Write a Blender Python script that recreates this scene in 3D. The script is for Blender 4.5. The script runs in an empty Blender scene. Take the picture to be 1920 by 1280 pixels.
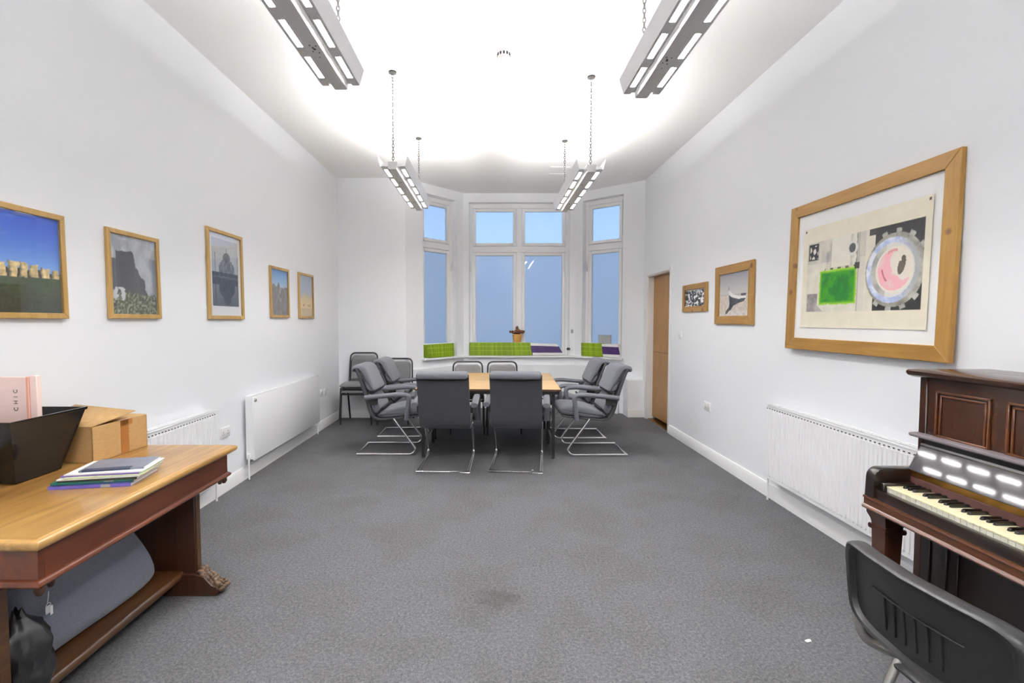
import bpy, bmesh, math, random
from math import sin, cos, pi, radians as R, sqrt, atan2, floor
from mathutils import Vector, Matrix, noise
random.seed(7)
sc = bpy.context.scene
COL = sc.collection

# ------------------------------------------------------------------ helpers
def s2l(c):
    return c / 12.92 if c <= 0.04045 else ((c + 0.055) / 1.055) ** 2.4
def rgb(r, g, b):
    return (s2l(r / 255), s2l(g / 255), s2l(b / 255), 1.0)

class MB:
    """collects shapes into one mesh; each shape may carry a material slot"""
    def __init__(self):
        self.bm = bmesh.new()
    def _mark(self, faces, mi, smooth=False):
        for f in faces:
            f.material_index = mi
            f.smooth = smooth
    def box(self, x0, x1, y0, y1, z0, z1, bev=0.0, seg=1, mi=0, M=None):
        t = bmesh.new()
        vs = [t.verts.new((x, y, z)) for x in (x0, x1) for y in (y0, y1) for z in (z0, z1)]
        for q in ((0, 1, 3, 2), (4, 6, 7, 5), (0, 4, 5, 1), (2, 3, 7, 6), (0, 2, 6, 4), (1, 5, 7, 3)):
            t.faces.new([vs[i] for i in q])
        bmesh.ops.recalc_face_normals(t, faces=t.faces)
        if bev > 0:
            bmesh.ops.bevel(t, geom=list(t.edges), offset=bev, segments=seg, affect='EDGES', profile=0.5)
        self._merge(t, mi, False, M)
        return self
    def _merge(self, t, mi, smooth, M=None):
        if M is not None:
            t.transform(M)
        mp = {}
        for v in t.verts:
            mp[v] = self.bm.verts.new(v.co)
        for f in t.faces:
            try:
                nf = self.bm.faces.new([mp[v] for v in f.verts])
                nf.material_index = mi
                nf.smooth = smooth
            except ValueError:
                pass
        t.free()
    def prism(self, pts, a0, a1, axis='y', mi=0, bev=0.0, seg=1, smooth=False, M=None):
        """closed 2D outline extruded along an axis; axis y: pts=(x,z); x: (y,z); z: (x,y)"""
        t = bmesh.new()
        def P(p, a):
            return {'y': (p[0], a, p[1]), 'x': (a, p[0], p[1]), 'z': (p[0], p[1], a)}[axis]
        A = [t.verts.new(P(p, a0)) for p in pts]
        B = [t.verts.new(P(p, a1)) for p in pts]
        n = len(pts)
        fa = t.faces.new(A); fb = t.faces.new(list(reversed(B)))
        for i in range(n):
            t.faces.new((A[i], B[i], B[(i + 1) % n], A[(i + 1) % n]))
        bmesh.ops.recalc_face_normals(t, faces=t.faces)
        if bev > 0:
            es = [e for e in t.edges if any(f in (fa, fb) for f in e.link_faces)]
            bmesh.ops.bevel(t, geom=es, offset=bev, segments=seg, affect='EDGES', profile=0.5)
        self._merge(t, mi, smooth, M)
        return self
    def loft(self, rings, mi=0, closed=True, caps=True, smooth=True):
        vs = [[self.bm.verts.new(p) for p in r] for r in rings]
        fs = []
        for a, b in zip(vs, vs[1:]):
            n = len(a)
            for i in range(n if closed else n - 1):
                j = (i + 1) % n
                fs.append(self.bm.faces.new((a[i], a[j], b[j], b[i])))
        if caps and closed:
            fs.append(self.bm.faces.new(list(reversed(vs[0]))))
            fs.append(self.bm.faces.new(vs[-1]))
        self._mark(fs, mi, smooth)
        return self
    def tube(self, path, r, n=10, mi=0, ry=None, closed=False, up=(0, 0, 1), caps=True):
        """tube along a polyline; r across, ry the other half-size (flat oval)"""
        pts = [Vector(p) for p in path]
        N = len(pts)
        ry = ry or r
        rings = []
        side = None
        for i, p in enumerate(pts):
            a = pts[(i - 1) % N] if (closed or i > 0) else p
            b = pts[(i + 1) % N] if (closed or i < N - 1) else p
            d0 = (p - a); d1 = (b - p)
            if d0.length < 1e-9: d0 = d1
            if d1.length < 1e-9: d1 = d0
            d0 = d0.normalized(); d1 = d1.normalized()
            t = (d0 + d1)
            t = d1 if t.length < 1e-6 else t.normalized()
            if side is None:
                u = Vector(up)
                if abs(t.dot(u)) > 0.95: u = Vector((0, 1, 0))
                side = t.cross(u).normalized()
            else:
                side = (side - t * side.dot(t)).normalized()
            upv = side.cross(t).normalized()
            k = 1.0 / max(0.5, sqrt(max(0.0, (1 + d0.dot(d1)) / 2)))
            ax = (d1 - d0)
            rings.append([])
            for j in range(n):
                q = 2 * pi * j / n
                off = side * (r * cos(q)) + upv * (ry * sin(q))
                if ax.length > 1e-6 and k > 1.001:
                    axn = ax.normalized()
                    off = off + axn * (off.dot(axn) * (k - 1))
                rings[-1].append(p + off)
        if closed:
            rings.append(rings[0])
            vs = [[self.bm.verts.new(p) for p in rr] for rr in rings[:-1]]
            vs.append(vs[0])
            fs = []
            for A, B in zip(vs, vs[1:]):
                for i in range(n):
                    j = (i + 1) % n
                    fs.append(self.bm.faces.new((A[i], A[j], B[j], B[i])))
            self._mark(fs, mi, True)
        else:
            self.loft(rings, mi, True, caps, True)
        return self
    def lathe(self, prof, n=24, mi=0, c=(0, 0, 0), smooth=True, axis='z'):
        rings = []
        for r, z in prof:
            ring = []
            for i in range(n):
                q = 2 * pi * i / n
                if axis == 'z': ring.append((c[0] + r * cos(q), c[1] + r * sin(q), c[2] + z))
                elif axis == 'y': ring.append((c[0] + r * cos(q), c[1] + z, c[2] + r * sin(q)))
                else: ring.append((c[0] + z, c[1] + r * cos(q), c[2] + r * sin(q)))
            rings.append(ring)
        self.loft(rings, mi, True, True, smooth)
        return self
    def ball(self, c, r, n=10, mi=0, s=(1, 1, 1)):
        t = bmesh.new()
        bmesh.ops.create_uvsphere(t, u_segments=n, v_segments=max(5, n // 2 + 1), radius=r)
        self._merge(t, mi, True, Matrix.Translation(c) @ Matrix.Diagonal((s[0], s[1], s[2], 1)))
        return self
    def quad(self, a, b, c, d, mi=0):
        f = self.bm.faces.new([self.bm.verts.new(p) for p in (a, b, c, d)])
        f.material_index = mi
        return self
    def build(self, name, mats, parent=None, recalc=True):
        if recalc:
            bmesh.ops.recalc_face_normals(self.bm, faces=self.bm.faces)
        me = bpy.data.meshes.new(name)
        self.bm.to_mesh(me); self.bm.free()
        me.set_sharp_from_angle(angle=R(42))
        for m in (mats if isinstance(mats, (list, tuple)) else [mats]):
            me.materials.append(m)
        o = bpy.data.objects.new(name, me)
        COL.objects.link(o)
        if parent is not None:
            o.parent = parent
        return o

def empty(name, loc=(0, 0, 0), rz=0.0, label=None, cat=None, group=None, kind=None):
    o = bpy.data.objects.new(name, None)
    o.empty_display_size = 0.05
    o.location = loc; o.rotation_euler = (0, 0, rz)
    COL.objects.link(o)
    return tag(o, label, cat, group, kind)
def tag(o, label=None, cat=None, group=None, kind=None):
    if label: o['label'] = label
    if cat: o['category'] = cat
    if group: o['group'] = group
    if kind: o['kind'] = kind
    return o
def struct(o, label=None, cat=None):
    return tag(o, label, cat, None, 'structure')
KIDS = {}
def copy_tree(o, parent=None):
    c = o.copy(); COL.objects.link(c)
    if parent is not None:
        c.parent = parent
    for ch in list(o.children):
        copy_tree(ch, c)
    return c
def place(o, loc, rz=0.0, label=None, group=None):
    o.location = loc; o.rotation_euler = (0, 0, rz)
    if label: o['label'] = label
    if group: o['group'] = group
    return o
def lerp(a, b, t): return a + (b - a) * t
def arc(c, r, a0, a1, n=6):
    return [(c[0] + r * cos(R(lerp(a0, a1, i / n))), c[1] + r * sin(R(lerp(a0, a1, i / n)))) for i in range(n + 1)]
def fillet(pts, rad, n=5):
    """round the inner corners of a 3D polyline"""
    P = [Vector(p) for p in pts]
    out = [P[0]]
    for i in range(1, len(P) - 1):
        a, b, c = P[i - 1], P[i], P[i + 1]
        d0 = (a - b); d1 = (c - b)
        r = min(rad, d0.length * .49, d1.length * .49)
        p0 = b + d0.normalized() * r; p1 = b + d1.normalized() * r
        for k in range(n + 1):
            t = k / n
            out.append(p0 * (1 - t) ** 2 + b * (2 * t * (1 - t)) + p1 * t ** 2)
    out.append(P[-1])
    return out
def inset_poly(pts, d):
    n = len(pts)
    A = sum(pts[i][0] * pts[(i + 1) % n][1] - pts[(i + 1) % n][0] * pts[i][1] for i in range(n))
    s = 1 if A > 0 else -1
    out = []
    for i in range(n):
        p0 = Vector(pts[i - 1]); p = Vector(pts[i]); p1 = Vector(pts[(i + 1) % n])
        e0 = (p - p0).normalized(); e1 = (p1 - p).normalized()
        n0 = Vector((-e0.y, e0.x)) * s; n1 = Vector((-e1.y, e1.x)) * s
        b = n0 + n1
        b = n0 if b.length < 1e-6 else b.normalized()
        k = 1 / max(0.6, b.dot(n0))
        q = p + b * d * k
        out.append((q.x, q.y))
    return out
def cushion(mb, prof, w, r, mi=0, yc=0.0, steps=4):
    """side profile (x,z) swept across y with rounded side edges"""
    rings = []
    ys = []
    for k in range(steps + 1):
        a = (pi / 2) * k / steps
        ys.append((-w / 2 + r * (1 - sin(a)), r * (1 - cos(a))))
    ys = [(-w / 2 + r * (1 - cos(pi / 2 * k / steps)), r * (1 - sin(pi / 2 * k / steps))) for k in range(steps + 1)]
    full = ys + [(-y, i) for y, i in reversed(ys)]
    for y, i in full:
        pp = inset_poly(prof, i) if i > 1e-5 else prof
        rings.append([(p[0], yc + y, p[1]) for p in pp])
    mb.loft(rings, mi, True, True, True)
def smooth_poly(pts, it=2):
    """Chaikin smoothing of a closed outline"""
    for _ in range(it):
        n = len(pts); o = []
        for i in range(n):
            a = pts[i]; b = pts[(i + 1) % n]
            o.append((a[0] * .75 + b[0] * .25, a[1] * .75 + b[1] * .25))
            o.append((a[0] * .25 + b[0] * .75, a[1] * .25 + b[1] * .75))
        pts = o
    return pts

# ------------------------------------------------------------------ materials
def mat(name, color=(0.8, 0.8, 0.8, 1), rough=0.5, metal=0.0, spec=0.5, coat=0.0):
    m = bpy.data.materials.new(name); m.use_nodes = True
    b = m.node_tree.nodes['Principled BSDF']
    b.inputs['Base Color'].default_value = color
    b.inputs['Roughness'].default_value = rough
    b.inputs['Metallic'].default_value = metal
    b.inputs['Specular IOR Level'].default_value = spec
    if coat: 
        b.inputs['Coat Weight'].default_value = coat
        b.inputs['Coat Roughness'].default_value = 0.06
    return m
def nd(m, t, **kw):
    n = m.node_tree.nodes.new(t)
    for k, v in kw.items(): setattr(n, k, v)
    return n
def lk(m, a, b): m.node_tree.links.new(a, b)
def ramp(m, stops):
    n = nd(m, 'ShaderNodeValToRGB')
    e = n.color_ramp.elements
    while len(e) < len(stops): e.new(0.5)
    for el, (p, c) in zip(e, stops):
        el.position = p; el.color = c
    return n
def coords(m, scale=(1, 1, 1), kind='Object', rot=(0, 0, 0)):
    tc = nd(m, 'ShaderNodeTexCoord'); mp = nd(m, 'ShaderNodeMapping')
    mp.inputs['Scale'].default_value = scale
    mp.inputs['Rotation'].default_value = rot
    lk(m, tc.outputs[kind], mp.inputs['Vector'])
    return mp.outputs['Vector']
def noise_n(m, vec, scale, detail=4, rough=0.55, dist=0.0):
    n = nd(m, 'ShaderNodeTexNoise')
    n.inputs['Scale'].default_value = scale; n.inputs['Detail'].default_value = detail
    n.inputs['Roughness'].default_value = rough; n.inputs['Distortion'].default_value = dist
    lk(m, vec, n.inputs['Vector'])
    return n.outputs['Fac']
def bump(m, fac, strength, dist=0.01):
    b = nd(m, 'ShaderNodeBump')
    b.inputs['Strength'].default_value = strength; b.inputs['Distance'].default_value = dist
    lk(m, fac, b.inputs['Height'])
    lk(m, b.outputs['Normal'], m.node_tree.nodes['Principled BSDF'].inputs['Normal'])
def base(m, out): lk(m, out, m.node_tree.nodes['Principled BSDF'].inputs['Base Color'])

def noisy(name, c0, c1, scale, rough=0.6, stretch=(1, 1, 1), detail=4, bmp=0.0, metal=0, spec=0.5, coat=0.0, lo=.3, hi=.7, dist=0.0, bdist=.005):
    m = mat(name, c0, rough, metal, spec, coat)
    v = coords(m, stretch)
    f = noise_n(m, v, scale, detail, .6, dist)
    r = ramp(m, [(lo, c0), (hi, c1)])
    lk(m, f, r.inputs['Fac']); base(m, r.outputs['Color'])
    if bmp: bump(m, f, bmp, bdist)
    return m
def wood(name, c0, c1, c2, axis='x', scale=1.0, rough=0.35, coat=0.0, knots=False):
    m = mat(name, c1, rough, 0, .5, coat)
    st = {'x': (.6, 9, 9), 'y': (9, .6, 9), 'z': (9, 9, .6)}[axis]
    v = coords(m, tuple(a * scale for a in st))
    f = noise_n(m, v, 3.0, 6, .62, .8)
    v2 = coords(m, tuple(a * scale * .35 for a in (1.5, 1.5, 1.5)))
    f2 = noise_n(m, v2, 4.0, 3, .5)
    mx = nd(m, 'ShaderNodeMath', operation='MULTIPLY_ADD')
    mx.inputs[1].default_value = .65; 
    sc2 = nd(m, 'ShaderNodeMath', operation='MULTIPLY'); sc2.inputs[1].default_value = .35
    lk(m, f, mx.inputs[0]); lk(m, f2, sc2.inputs[0]); lk(m, sc2.outputs[0], mx.inputs[2])
    r = ramp(m, [(.32, c0), (.5, c1), (.68, c2)])
    lk(m, mx.outputs[0], r.inputs['Fac'])
    out = r.outputs['Color']
    if knots:
        vo = nd(m, 'ShaderNodeTexVoronoi'); vo.inputs['Scale'].default_value = 6.5
        lk(m, coords(m, (1, 1, 1)), vo.inputs['Vector'])
        kr = ramp(m, [(.0, (1, 1, 1, 1)), (.10, (.8, .8, .8, 1)), (.17, (0, 0, 0, 1))])
        lk(m, vo.outputs['Distance'], kr.inputs['Fac'])
        mk = nd(m, 'ShaderNodeMix', data_type='RGBA')
        lk(m, kr.outputs['Color'], mk.inputs['Factor']); lk(m, out, mk.inputs['A'])
        mk.inputs['B'].default_value = rgb(95, 55, 25)
        out = mk.outputs['Result']
    base(m, out)
    bump(m, mx.outputs[0], .06, .003)
    return m

M = {}
def wallmat(name, c):
    m = mat(name, c, .75, 0, .25)
    v = coords(m, (1, 1, 1))
    f = noise_n(m, v, 60, 3, .6)
    bump(m, f, .05, .003)
    return m
M['wall'] = wallmat('white_wall_paint', (.845, .86, .885, 1))
M['ceil'] = wallmat('white_ceiling_paint', (.87, .865, .86, 1))
M['trim'] = mat('white_gloss_trim', (.86, .86, .855, 1), .35)
M['upvc'] = mat('white_window_frame', (.86, .86, .86, 1), .3)
M['rad'] = mat('white_radiator_enamel', (.87, .87, .88, 1), .3)
M['plastic'] = mat('white_plastic', (.80, .80, .79, 1), .35)
M['slot'] = mat('dark_gap', (.02, .02, .02, 1), .6)

# carpet with stains of their own
m = mat('grey_carpet', rgb(90, 90, 92), .95, 0, .08)
v = coords(m, (1, 1, 1))
f1 = noise_n(m, v, 150, 3, .7)
f2 = noise_n(m, v, 70, 4, .6)
f3 = noise_n(m, v, 2.2, 5, .6, .4)
r1 = ramp(m, [(.30, rgb(62, 62, 65)), (.5, rgb(92, 92, 95)), (.72, rgb(126, 126, 129))])
mixf = nd(m, 'ShaderNodeMath', operation='MULTIPLY_ADD'); mixf.inputs[1].default_value = .55
h2 = nd(m, 'ShaderNodeMath', operation='MULTIPLY'); h2.inputs[1].default_value = .45
lk(m, f1, mixf.inputs[0]); lk(m, f2, h2.inputs[0]); lk(m, h2.outputs[0], mixf.inputs[2])
lk(m, mixf.outputs[0], r1.inputs['Fac'])
r3 = ramp(m, [(.36, (.90, .885, .86, 1)), (.56, (1, 1, 1, 1))])
lk(m, f3, r3.inputs['Fac'])
mm = nd(m, 'ShaderNodeMix', data_type='RGBA', blend_type='MULTIPLY'); mm.inputs['Factor'].default_value = 1
lk(m, r1.outputs['Color'], mm.inputs['A']); lk(m, r3.outputs['Color'], mm.inputs['B'])
out = mm.outputs['Result']
tcs = nd(m, 'ShaderNodeTexCoord')
wob = nd(m, 'ShaderNodeTexNoise'); wob.inputs['Scale'].default_value = 9; wob.inputs['Detail'].default_value = 4
lk(m, tcs.outputs['Object'], wob.inputs['Vector'])
wv = nd(m, 'ShaderNodeVectorMath', operation='SCALE'); wv.inputs['Scale'].default_value = .30
lk(m, wob.outputs['Color'], wv.inputs[0])
av = nd(m, 'ShaderNodeVectorMath', operation='ADD')
lk(m, tcs.outputs['Object'], av.inputs[0]); lk(m, wv.outputs[0], av.inputs[1])
for (sx, sy, rad, k) in ((.01, 2.46, .11, .5), (.10, 2.43, .09, .45), (-.06, 2.28, .09, .15), (1.05, 4.95, .12, .10)):
    dd = nd(m, 'ShaderNodeVectorMath', operation='DISTANCE')
    lk(m, av.outputs[0], dd.inputs[0]); dd.inputs[1].default_value = (sx + .15, sy + .15, .15)
    rr = ramp(m, [(.0, (k, k, k, 1)), (rad, (0, 0, 0, 1))])
    lk(m, dd.outputs['Value'], rr.inputs['Fac'])
    ms = nd(m, 'ShaderNodeMix', data_type='RGBA')
    lk(m, rr.outputs['Color'], ms.inputs['Factor']); lk(m, out, ms.inputs['A'])
    ms.inputs['B'].default_value = rgb(58, 56, 50)
    out = ms.outputs['Result']
base(m, out)
bump(m, f1, .35, .006)
M['carpet'] = m

M['oak_leaf'] = wood('oak_door_veneer', rgb(146, 102, 46), rgb(158, 114, 56), rgb(170, 127, 68), 'z', 1.0, .4)
M['pine'] = wood('pine_frame_wood', rgb(128, 90, 34), rgb(147, 108, 46), rgb(162, 125, 60), 'x', 1.2, .4, 0, True)
M['pine_v'] = wood('pine_frame_upright', rgb(128, 90, 34), rgb(147, 108, 46), rgb(162, 125, 60), 'z', 1.2, .4, 0, True)
M['ash'] = wood('ash_frame_wood', rgb(148, 112, 56), rgb(166, 132, 74), rgb(182, 150, 94), 'z', 1.0, .4)
M['beech'] = wood('beech_table_laminate', rgb(178, 142, 88), rgb(192, 157, 103), rgb(202, 170, 118), 'x', .8, .35)
M['beech_edge'] = mat('brown_table_edge', rgb(70, 45, 25), .5)
# worn golden desk top
m = wood('worn_golden_desk_top', rgb(112, 76, 36), rgb(158, 120, 64), rgb(184, 148, 90), 'y', .8, .3, .25)
M['desktop'] = m
M['mahog'] = wood('red_brown_desk_wood', rgb(54, 23, 9), rgb(84, 38, 15), rgb(106, 53, 23), 'y', .9, .4, .05)
M['mahog_x'] = wood('dark_brown_desk_wood', rgb(38, 21, 12), rgb(56, 31, 17), rgb(72, 42, 24), 'z', .9, .35, .15)
M['shelfwood'] = wood('brown_desk_shelf_wood', rgb(44, 26, 12), rgb(66, 41, 19), rgb(88, 58, 28), 'y', .9, .35, .1)
M['carved'] = noisy('carved_foot_wood', rgb(40, 25, 16), rgb(112, 86, 62), 45, .5, (1, 1, 1), 4, .6)
M['piano'] = wood('dark_mahogany_piano_veneer', rgb(34, 18, 11), rgb(52, 28, 16), rgb(68, 38, 21), 'z', .9, .25, .3)
M['piano_x'] = wood('mahogany_piano_rail', rgb(56, 29, 14), rgb(80, 43, 22), rgb(102, 58, 31), 'x', .9, .28, .3)
M['piano_dark'] = wood('dark_piano_case', rgb(18, 12, 9), rgb(26, 17, 12), rgb(36, 23, 15), 'z', .9, .3, .3)
M['blackgloss'] = mat('black_polished_fallboard', rgb(66, 64, 67), .04, 0, .3, 0)
M['ledge'] = mat('purple_grey_ledge_glint', rgb(120, 112, 116), .25, 0, .6, .4)  # glint of reflected light on the ledge, painted into its base colour
M['ivory'] = mat('ivory_key', rgb(236, 228, 190), .3)
M['ivory_front'] = mat('ivory_key_front', rgb(225, 222, 205), .35)
M['ebony'] = mat('ebony_key', rgb(22, 20, 20), .25)
M['brass'] = mat('aged_brass', rgb(150, 110, 55), .35, .9)
M['felt'] = mat('brown_felt_strip', rgb(70, 38, 34), .8)
M['chrome'] = mat('chrome', (.90, .90, .91, 1), .27, 1.0)
M['chrome_dull'] = mat('dull_chrome', (.55, .54, .50, 1), .28, 1.0)
def fabric(name, c0, c1, rough=.9):
    m = noisy(name, c0, c1, 260, rough, (1, 1, 1), 3, .25, 0, .2, 0, .3, .7, 0, .002)
    m.node_tree.nodes['Principled BSDF'].inputs['Sheen Weight'].default_value = .15
    return m
M['fab'] = fabric('grey_chair_fabric', rgb(84, 86, 92), rgb(106, 108, 115))
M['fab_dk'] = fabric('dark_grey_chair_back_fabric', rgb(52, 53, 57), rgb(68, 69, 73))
M['fab_st'] = fabric('mid_grey_stacking_chair_fabric', rgb(96, 97, 99), rgb(120, 121, 123))
M['blackmetal'] = mat('black_painted_metal', rgb(30, 29, 29), .4)
M['blackplastic'] = noisy('black_chair_plastic', rgb(26, 26, 27), rgb(34, 34, 35), 300, .42, (1, 1, 1), 2, .12, 0, .5, 0, .3, .7, 0, .001)
M['bag'] = fabric('blue_grey_bag_cloth', rgb(100, 104, 116), rgb(122, 127, 138), .85)
M['binbag'] = noisy('thin_black_plastic_film', rgb(22, 22, 23), rgb(40, 40, 42), 9, .28, (1, 1, 1), 4, .5, 0, .6)
M['bin'] = mat('glossy_black_bin_plastic', rgb(15, 14, 13), .14, 0, .3)
M['card'] = noisy('brown_cardboard', rgb(164, 128, 80), rgb(178, 144, 96), 30, .8, (1, 1, 8), 3, .03)
M['card_in'] = mat('cardboard_inside', rgb(150, 118, 78), .85)
M['tape'] = mat('brown_parcel_tape', rgb(150, 98, 48), .3)
M['pink'] = noisy('pale_pink_card', rgb(238, 206, 196), rgb(246, 220, 212), 3, .45, (1, 1, 1), 2)
M['pink_dk'] = mat('deeper_pink_card_fold', rgb(216, 160, 142), .5)
M['ink'] = mat('dark_grey_ink', rgb(70, 64, 66), .6)
M['steel'] = mat('bright_steel_keys', (.9, .9, .9, 1), .3, .2)
M['lime'] = noisy('lime_green_spine', rgb(128, 158, 14), rgb(150, 180, 26), 60, .45, (1, 1, 1), 3)
def rnd_tint(m, lo, hi):
    b = m.node_tree.nodes['Principled BSDF']
    oi = nd(m, 'ShaderNodeObjectInfo'); r_ = ramp(m, [(0, (lo, lo, lo, 1)), (1, (hi, hi, hi, 1))])
    lk(m, oi.outputs['Random'], r_.inputs['Fac'])
    x = nd(m, 'ShaderNodeMix', data_type='RGBA', blend_type='MULTIPLY'); x.inputs['Factor'].default_value = 1
    src = b.inputs['Base Color'].links[0].from_socket if b.inputs['Base Color'].links else None
    if src: lk(m, src, x.inputs['A'])
    else: x.inputs['A'].default_value = b.inputs['Base Color'].default_value
    lk(m, r_.outputs['Color'], x.inputs['B']); base(m, x.outputs['Result'])
rnd_tint(M['lime'], .62, 1.0)
M['lime_band'] = mat('pale_lime_band', rgb(176, 200, 70), .5)
M['paper'] = mat('white_paper', (.86, .86, .85, 1), .7)
M['purple'] = mat('dark_purple_spine', rgb(64, 34, 98), .45)
rnd_tint(M['purple'], .65, 1.0)
M['lamp_grey'] = mat('grey_lamp_enamel', (.52, .52, .51, 1), .4, 0)
M['lamp_side'] = mat('silver_lamp_reflector', (.80, .80, .81, 1), .4, 0)
M['lamp_white'] = mat('white_reflector', (.85, .85, .85, 1), .4)
M['rose'] = mat('dark_bronze_ceiling_rose', (.03, .028, .025, 1), .6, 0, .2)
M['chain'] = mat('steel_chain', (.035, .033, .03, 1), .45, 0)
M['leaf_brown'] = noisy('dried_red_brown_petals', rgb(70, 36, 24), rgb(140, 86, 60), 50, .8)
M['wicker'] = noisy('woven_straw_pot', rgb(176, 122, 52), rgb(222, 176, 96), 40, .7, (1, 1, 6), 3, .5)
M['greycard'] = mat('grey_card', rgb(150, 152, 154), .7)
M['black'] = mat('matt_black', rgb(24, 24, 24), .5)

m = bpy.data.materials.new('fluorescent_tube_glow'); m.use_nodes = True
nt = m.node_tree; nt.nodes.remove(nt.nodes['Principled BSDF'])
em = nt.nodes.new('ShaderNodeEmission'); em.inputs['Color'].default_value = (1, .985, .965, 1)
em.inputs['Strength'].default_value = 172.0
nt.links.new(em.outputs[0], nt.nodes['Material Output'].inputs[0])
M['tube'] = m

def glassmat(name, trans, tint, rough, fres=.06, transl=None):
    """thin pane: straight-through light + (for the frosted one) scattered light + a weak surface reflection"""
    m = bpy.data.materials.new(name); m.use_nodes = True
    nt = m.node_tree; nt.nodes.remove(nt.nodes['Principled BSDF'])
    tr = nt.nodes.new('ShaderNodeBsdfTransparent'); tr.inputs['Color'].default_value = trans
    gl = nt.nodes.new('ShaderNodeBsdfGlossy'); gl.inputs['Roughness'].default_value = rough
    gl.inputs['Color'].default_value = (1, 1, 1, 1)
    out = tr.outputs[0]
    if transl:
        tl = nt.nodes.new('ShaderNodeBsdfTranslucent'); tl.inputs['Color'].default_value = tint
        mx = nt.nodes.new('ShaderNodeMixShader'); mx.inputs[0].default_value = transl
        nt.links.new(out, mx.inputs[1]); nt.links.new(tl.outputs[0], mx.inputs[2])
        out = mx.outputs[0]
    m2 = nt.nodes.new('ShaderNodeMixShader'); 
    fr = nt.nodes.new('ShaderNodeFresnel'); fr.inputs['IOR'].default_value = 1.45
    mu = nt.nodes.new('ShaderNodeMath'); mu.operation = 'MULTIPLY'; mu.inputs[1].default_value = fres
    nt.links.new(fr.outputs[0], mu.inputs[0]); nt.links.new(mu.outputs[0], m2.inputs[0])
    nt.links.new(out, m2.inputs[1]); nt.links.new(gl.outputs[0], m2.inputs[2])
    nt.links.new(m2.outputs[0], nt.nodes['Material Output'].inputs[0])
    return m
M['pic_glass'] = glassmat('picture_glass', (.97, .97, .97, 1), (1, 1, 1, 1), .02, .13)
M['pane_clear'] = glassmat('upper_window_pane', (.84, .86, .88, 1), (.9, .93, .96, 1), .05, .5, .15)
M['pane_frost'] = glassmat('frosted_window_pane', (.80, .81, .82, 1), (.93, .94, .95, 1), .03, .9, .62)

def printmat(name='printed_sheet', rough=.5):
    m = mat(name, (1, 1, 1, 1), rough, 0, .3)
    a = nd(m, 'ShaderNodeAttribute'); a.attribute_name = 'ink'
    base(m, a.outputs['Color'])
    return m
M['print'] = printmat()

def paint(name, w, h, nx, ny, fn, parent, loc, bend=None):
    """flat printed sheet facing -Y (local); fn(u,v) gives the printed sRGB colour"""
    me = bpy.data.meshes.new(name)
    vs = []; fs = []; cols = []
    for j in range(ny + 1):
        for i in range(nx + 1):
            u = i / nx; v = j / ny
            vs.append((w * (u - .5), bend(u, v) if bend else 0.0, h * (v - .5)))
            c = fn(u, v)
            cols.extend((s2l(max(0, min(255, c[0])) / 255), s2l(max(0, min(255, c[1])) / 255), s2l(max(0, min(255, c[2])) / 255), 1.0))
    for j in range(ny):
        for i in range(nx):
            a = j * (nx + 1) + i
            fs.append((a, a + 1, a + nx + 2, a + nx + 1))
    me.from_pydata(vs, [], fs)
    at = me.color_attributes.new('ink', 'FLOAT_COLOR', 'POINT')
    at.data.foreach_set('color', cols)
    me.materials.append(M['print'])
    o = bpy.data.objects.new(name, me); COL.objects.link(o)
    o.location = loc
    if parent is not None: o.parent = parent
    return o
def fb(x, y, s, d=4, seed=0.0):
    return noise.fractal(Vector((x * s + seed, y * s - seed * 1.7, seed * .37)), 1.0, 2.0, d)
def mixc(a, b, t):
    t = max(0.0, min(1.0, t))
    return tuple(a[i] + (b[i] - a[i]) * t for i in range(3))
def sst(a, b, x):
    t = max(0.0, min(1.0, (x - a) / (b - a)))
    return t * t * (3 - 2 * t)

# ------------------------------------------------------------------ setting
XL, XR, YB, YR, HC = -2.25, 2.29, 7.15, -2.0, 3.52
BL = (-.45, 8.0); BRR = (1.39, 8.0); AL = (-1.25, 7.15); AR = (2.29, 7.254)

o = MB().box(-2.6, 2.7, YR - .3, 8.4, -.2, 0).build('floor', M['carpet']); struct(o, 'worn dark grey carpet with faint stains', 'floor')
o = MB().box(-2.6, 2.7, YR - .3, 8.4, HC, HC + .2).build('ceiling', M['ceil']); struct(o, 'flat white painted ceiling', 'ceiling')
o = MB().box(XL - .25, XL, YR, YB + .25, 0, HC).build('wall_left', M['wall']); struct(o, 'long white wall with five framed pictures', 'wall')
DY0, DY1, DZ = 6.17, 7.10, 2.11
o = MB().box(XR, XR + .25, YR, DY0, 0, HC).box(XR, XR + .25, DY1, 7.6, 0, HC).box(XR, XR + .25, DY0, DY1, DZ, HC).build('wall_right', M['wall'])
struct(o, 'long white wall with the door and three framed pictures', 'wall')
o = MB().box(XL - .25, XR + .25, YR - .25, YR, 0, HC).build('wall_rear', M['wall']); struct(o, 'white wall behind the viewpoint', 'wall')
o = MB().box(XL, AL[0], YB, YB + .25, 0, HC).build('wall_back', M['wall']); struct(o, 'short flat white wall left of the bay', 'wall')

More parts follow.
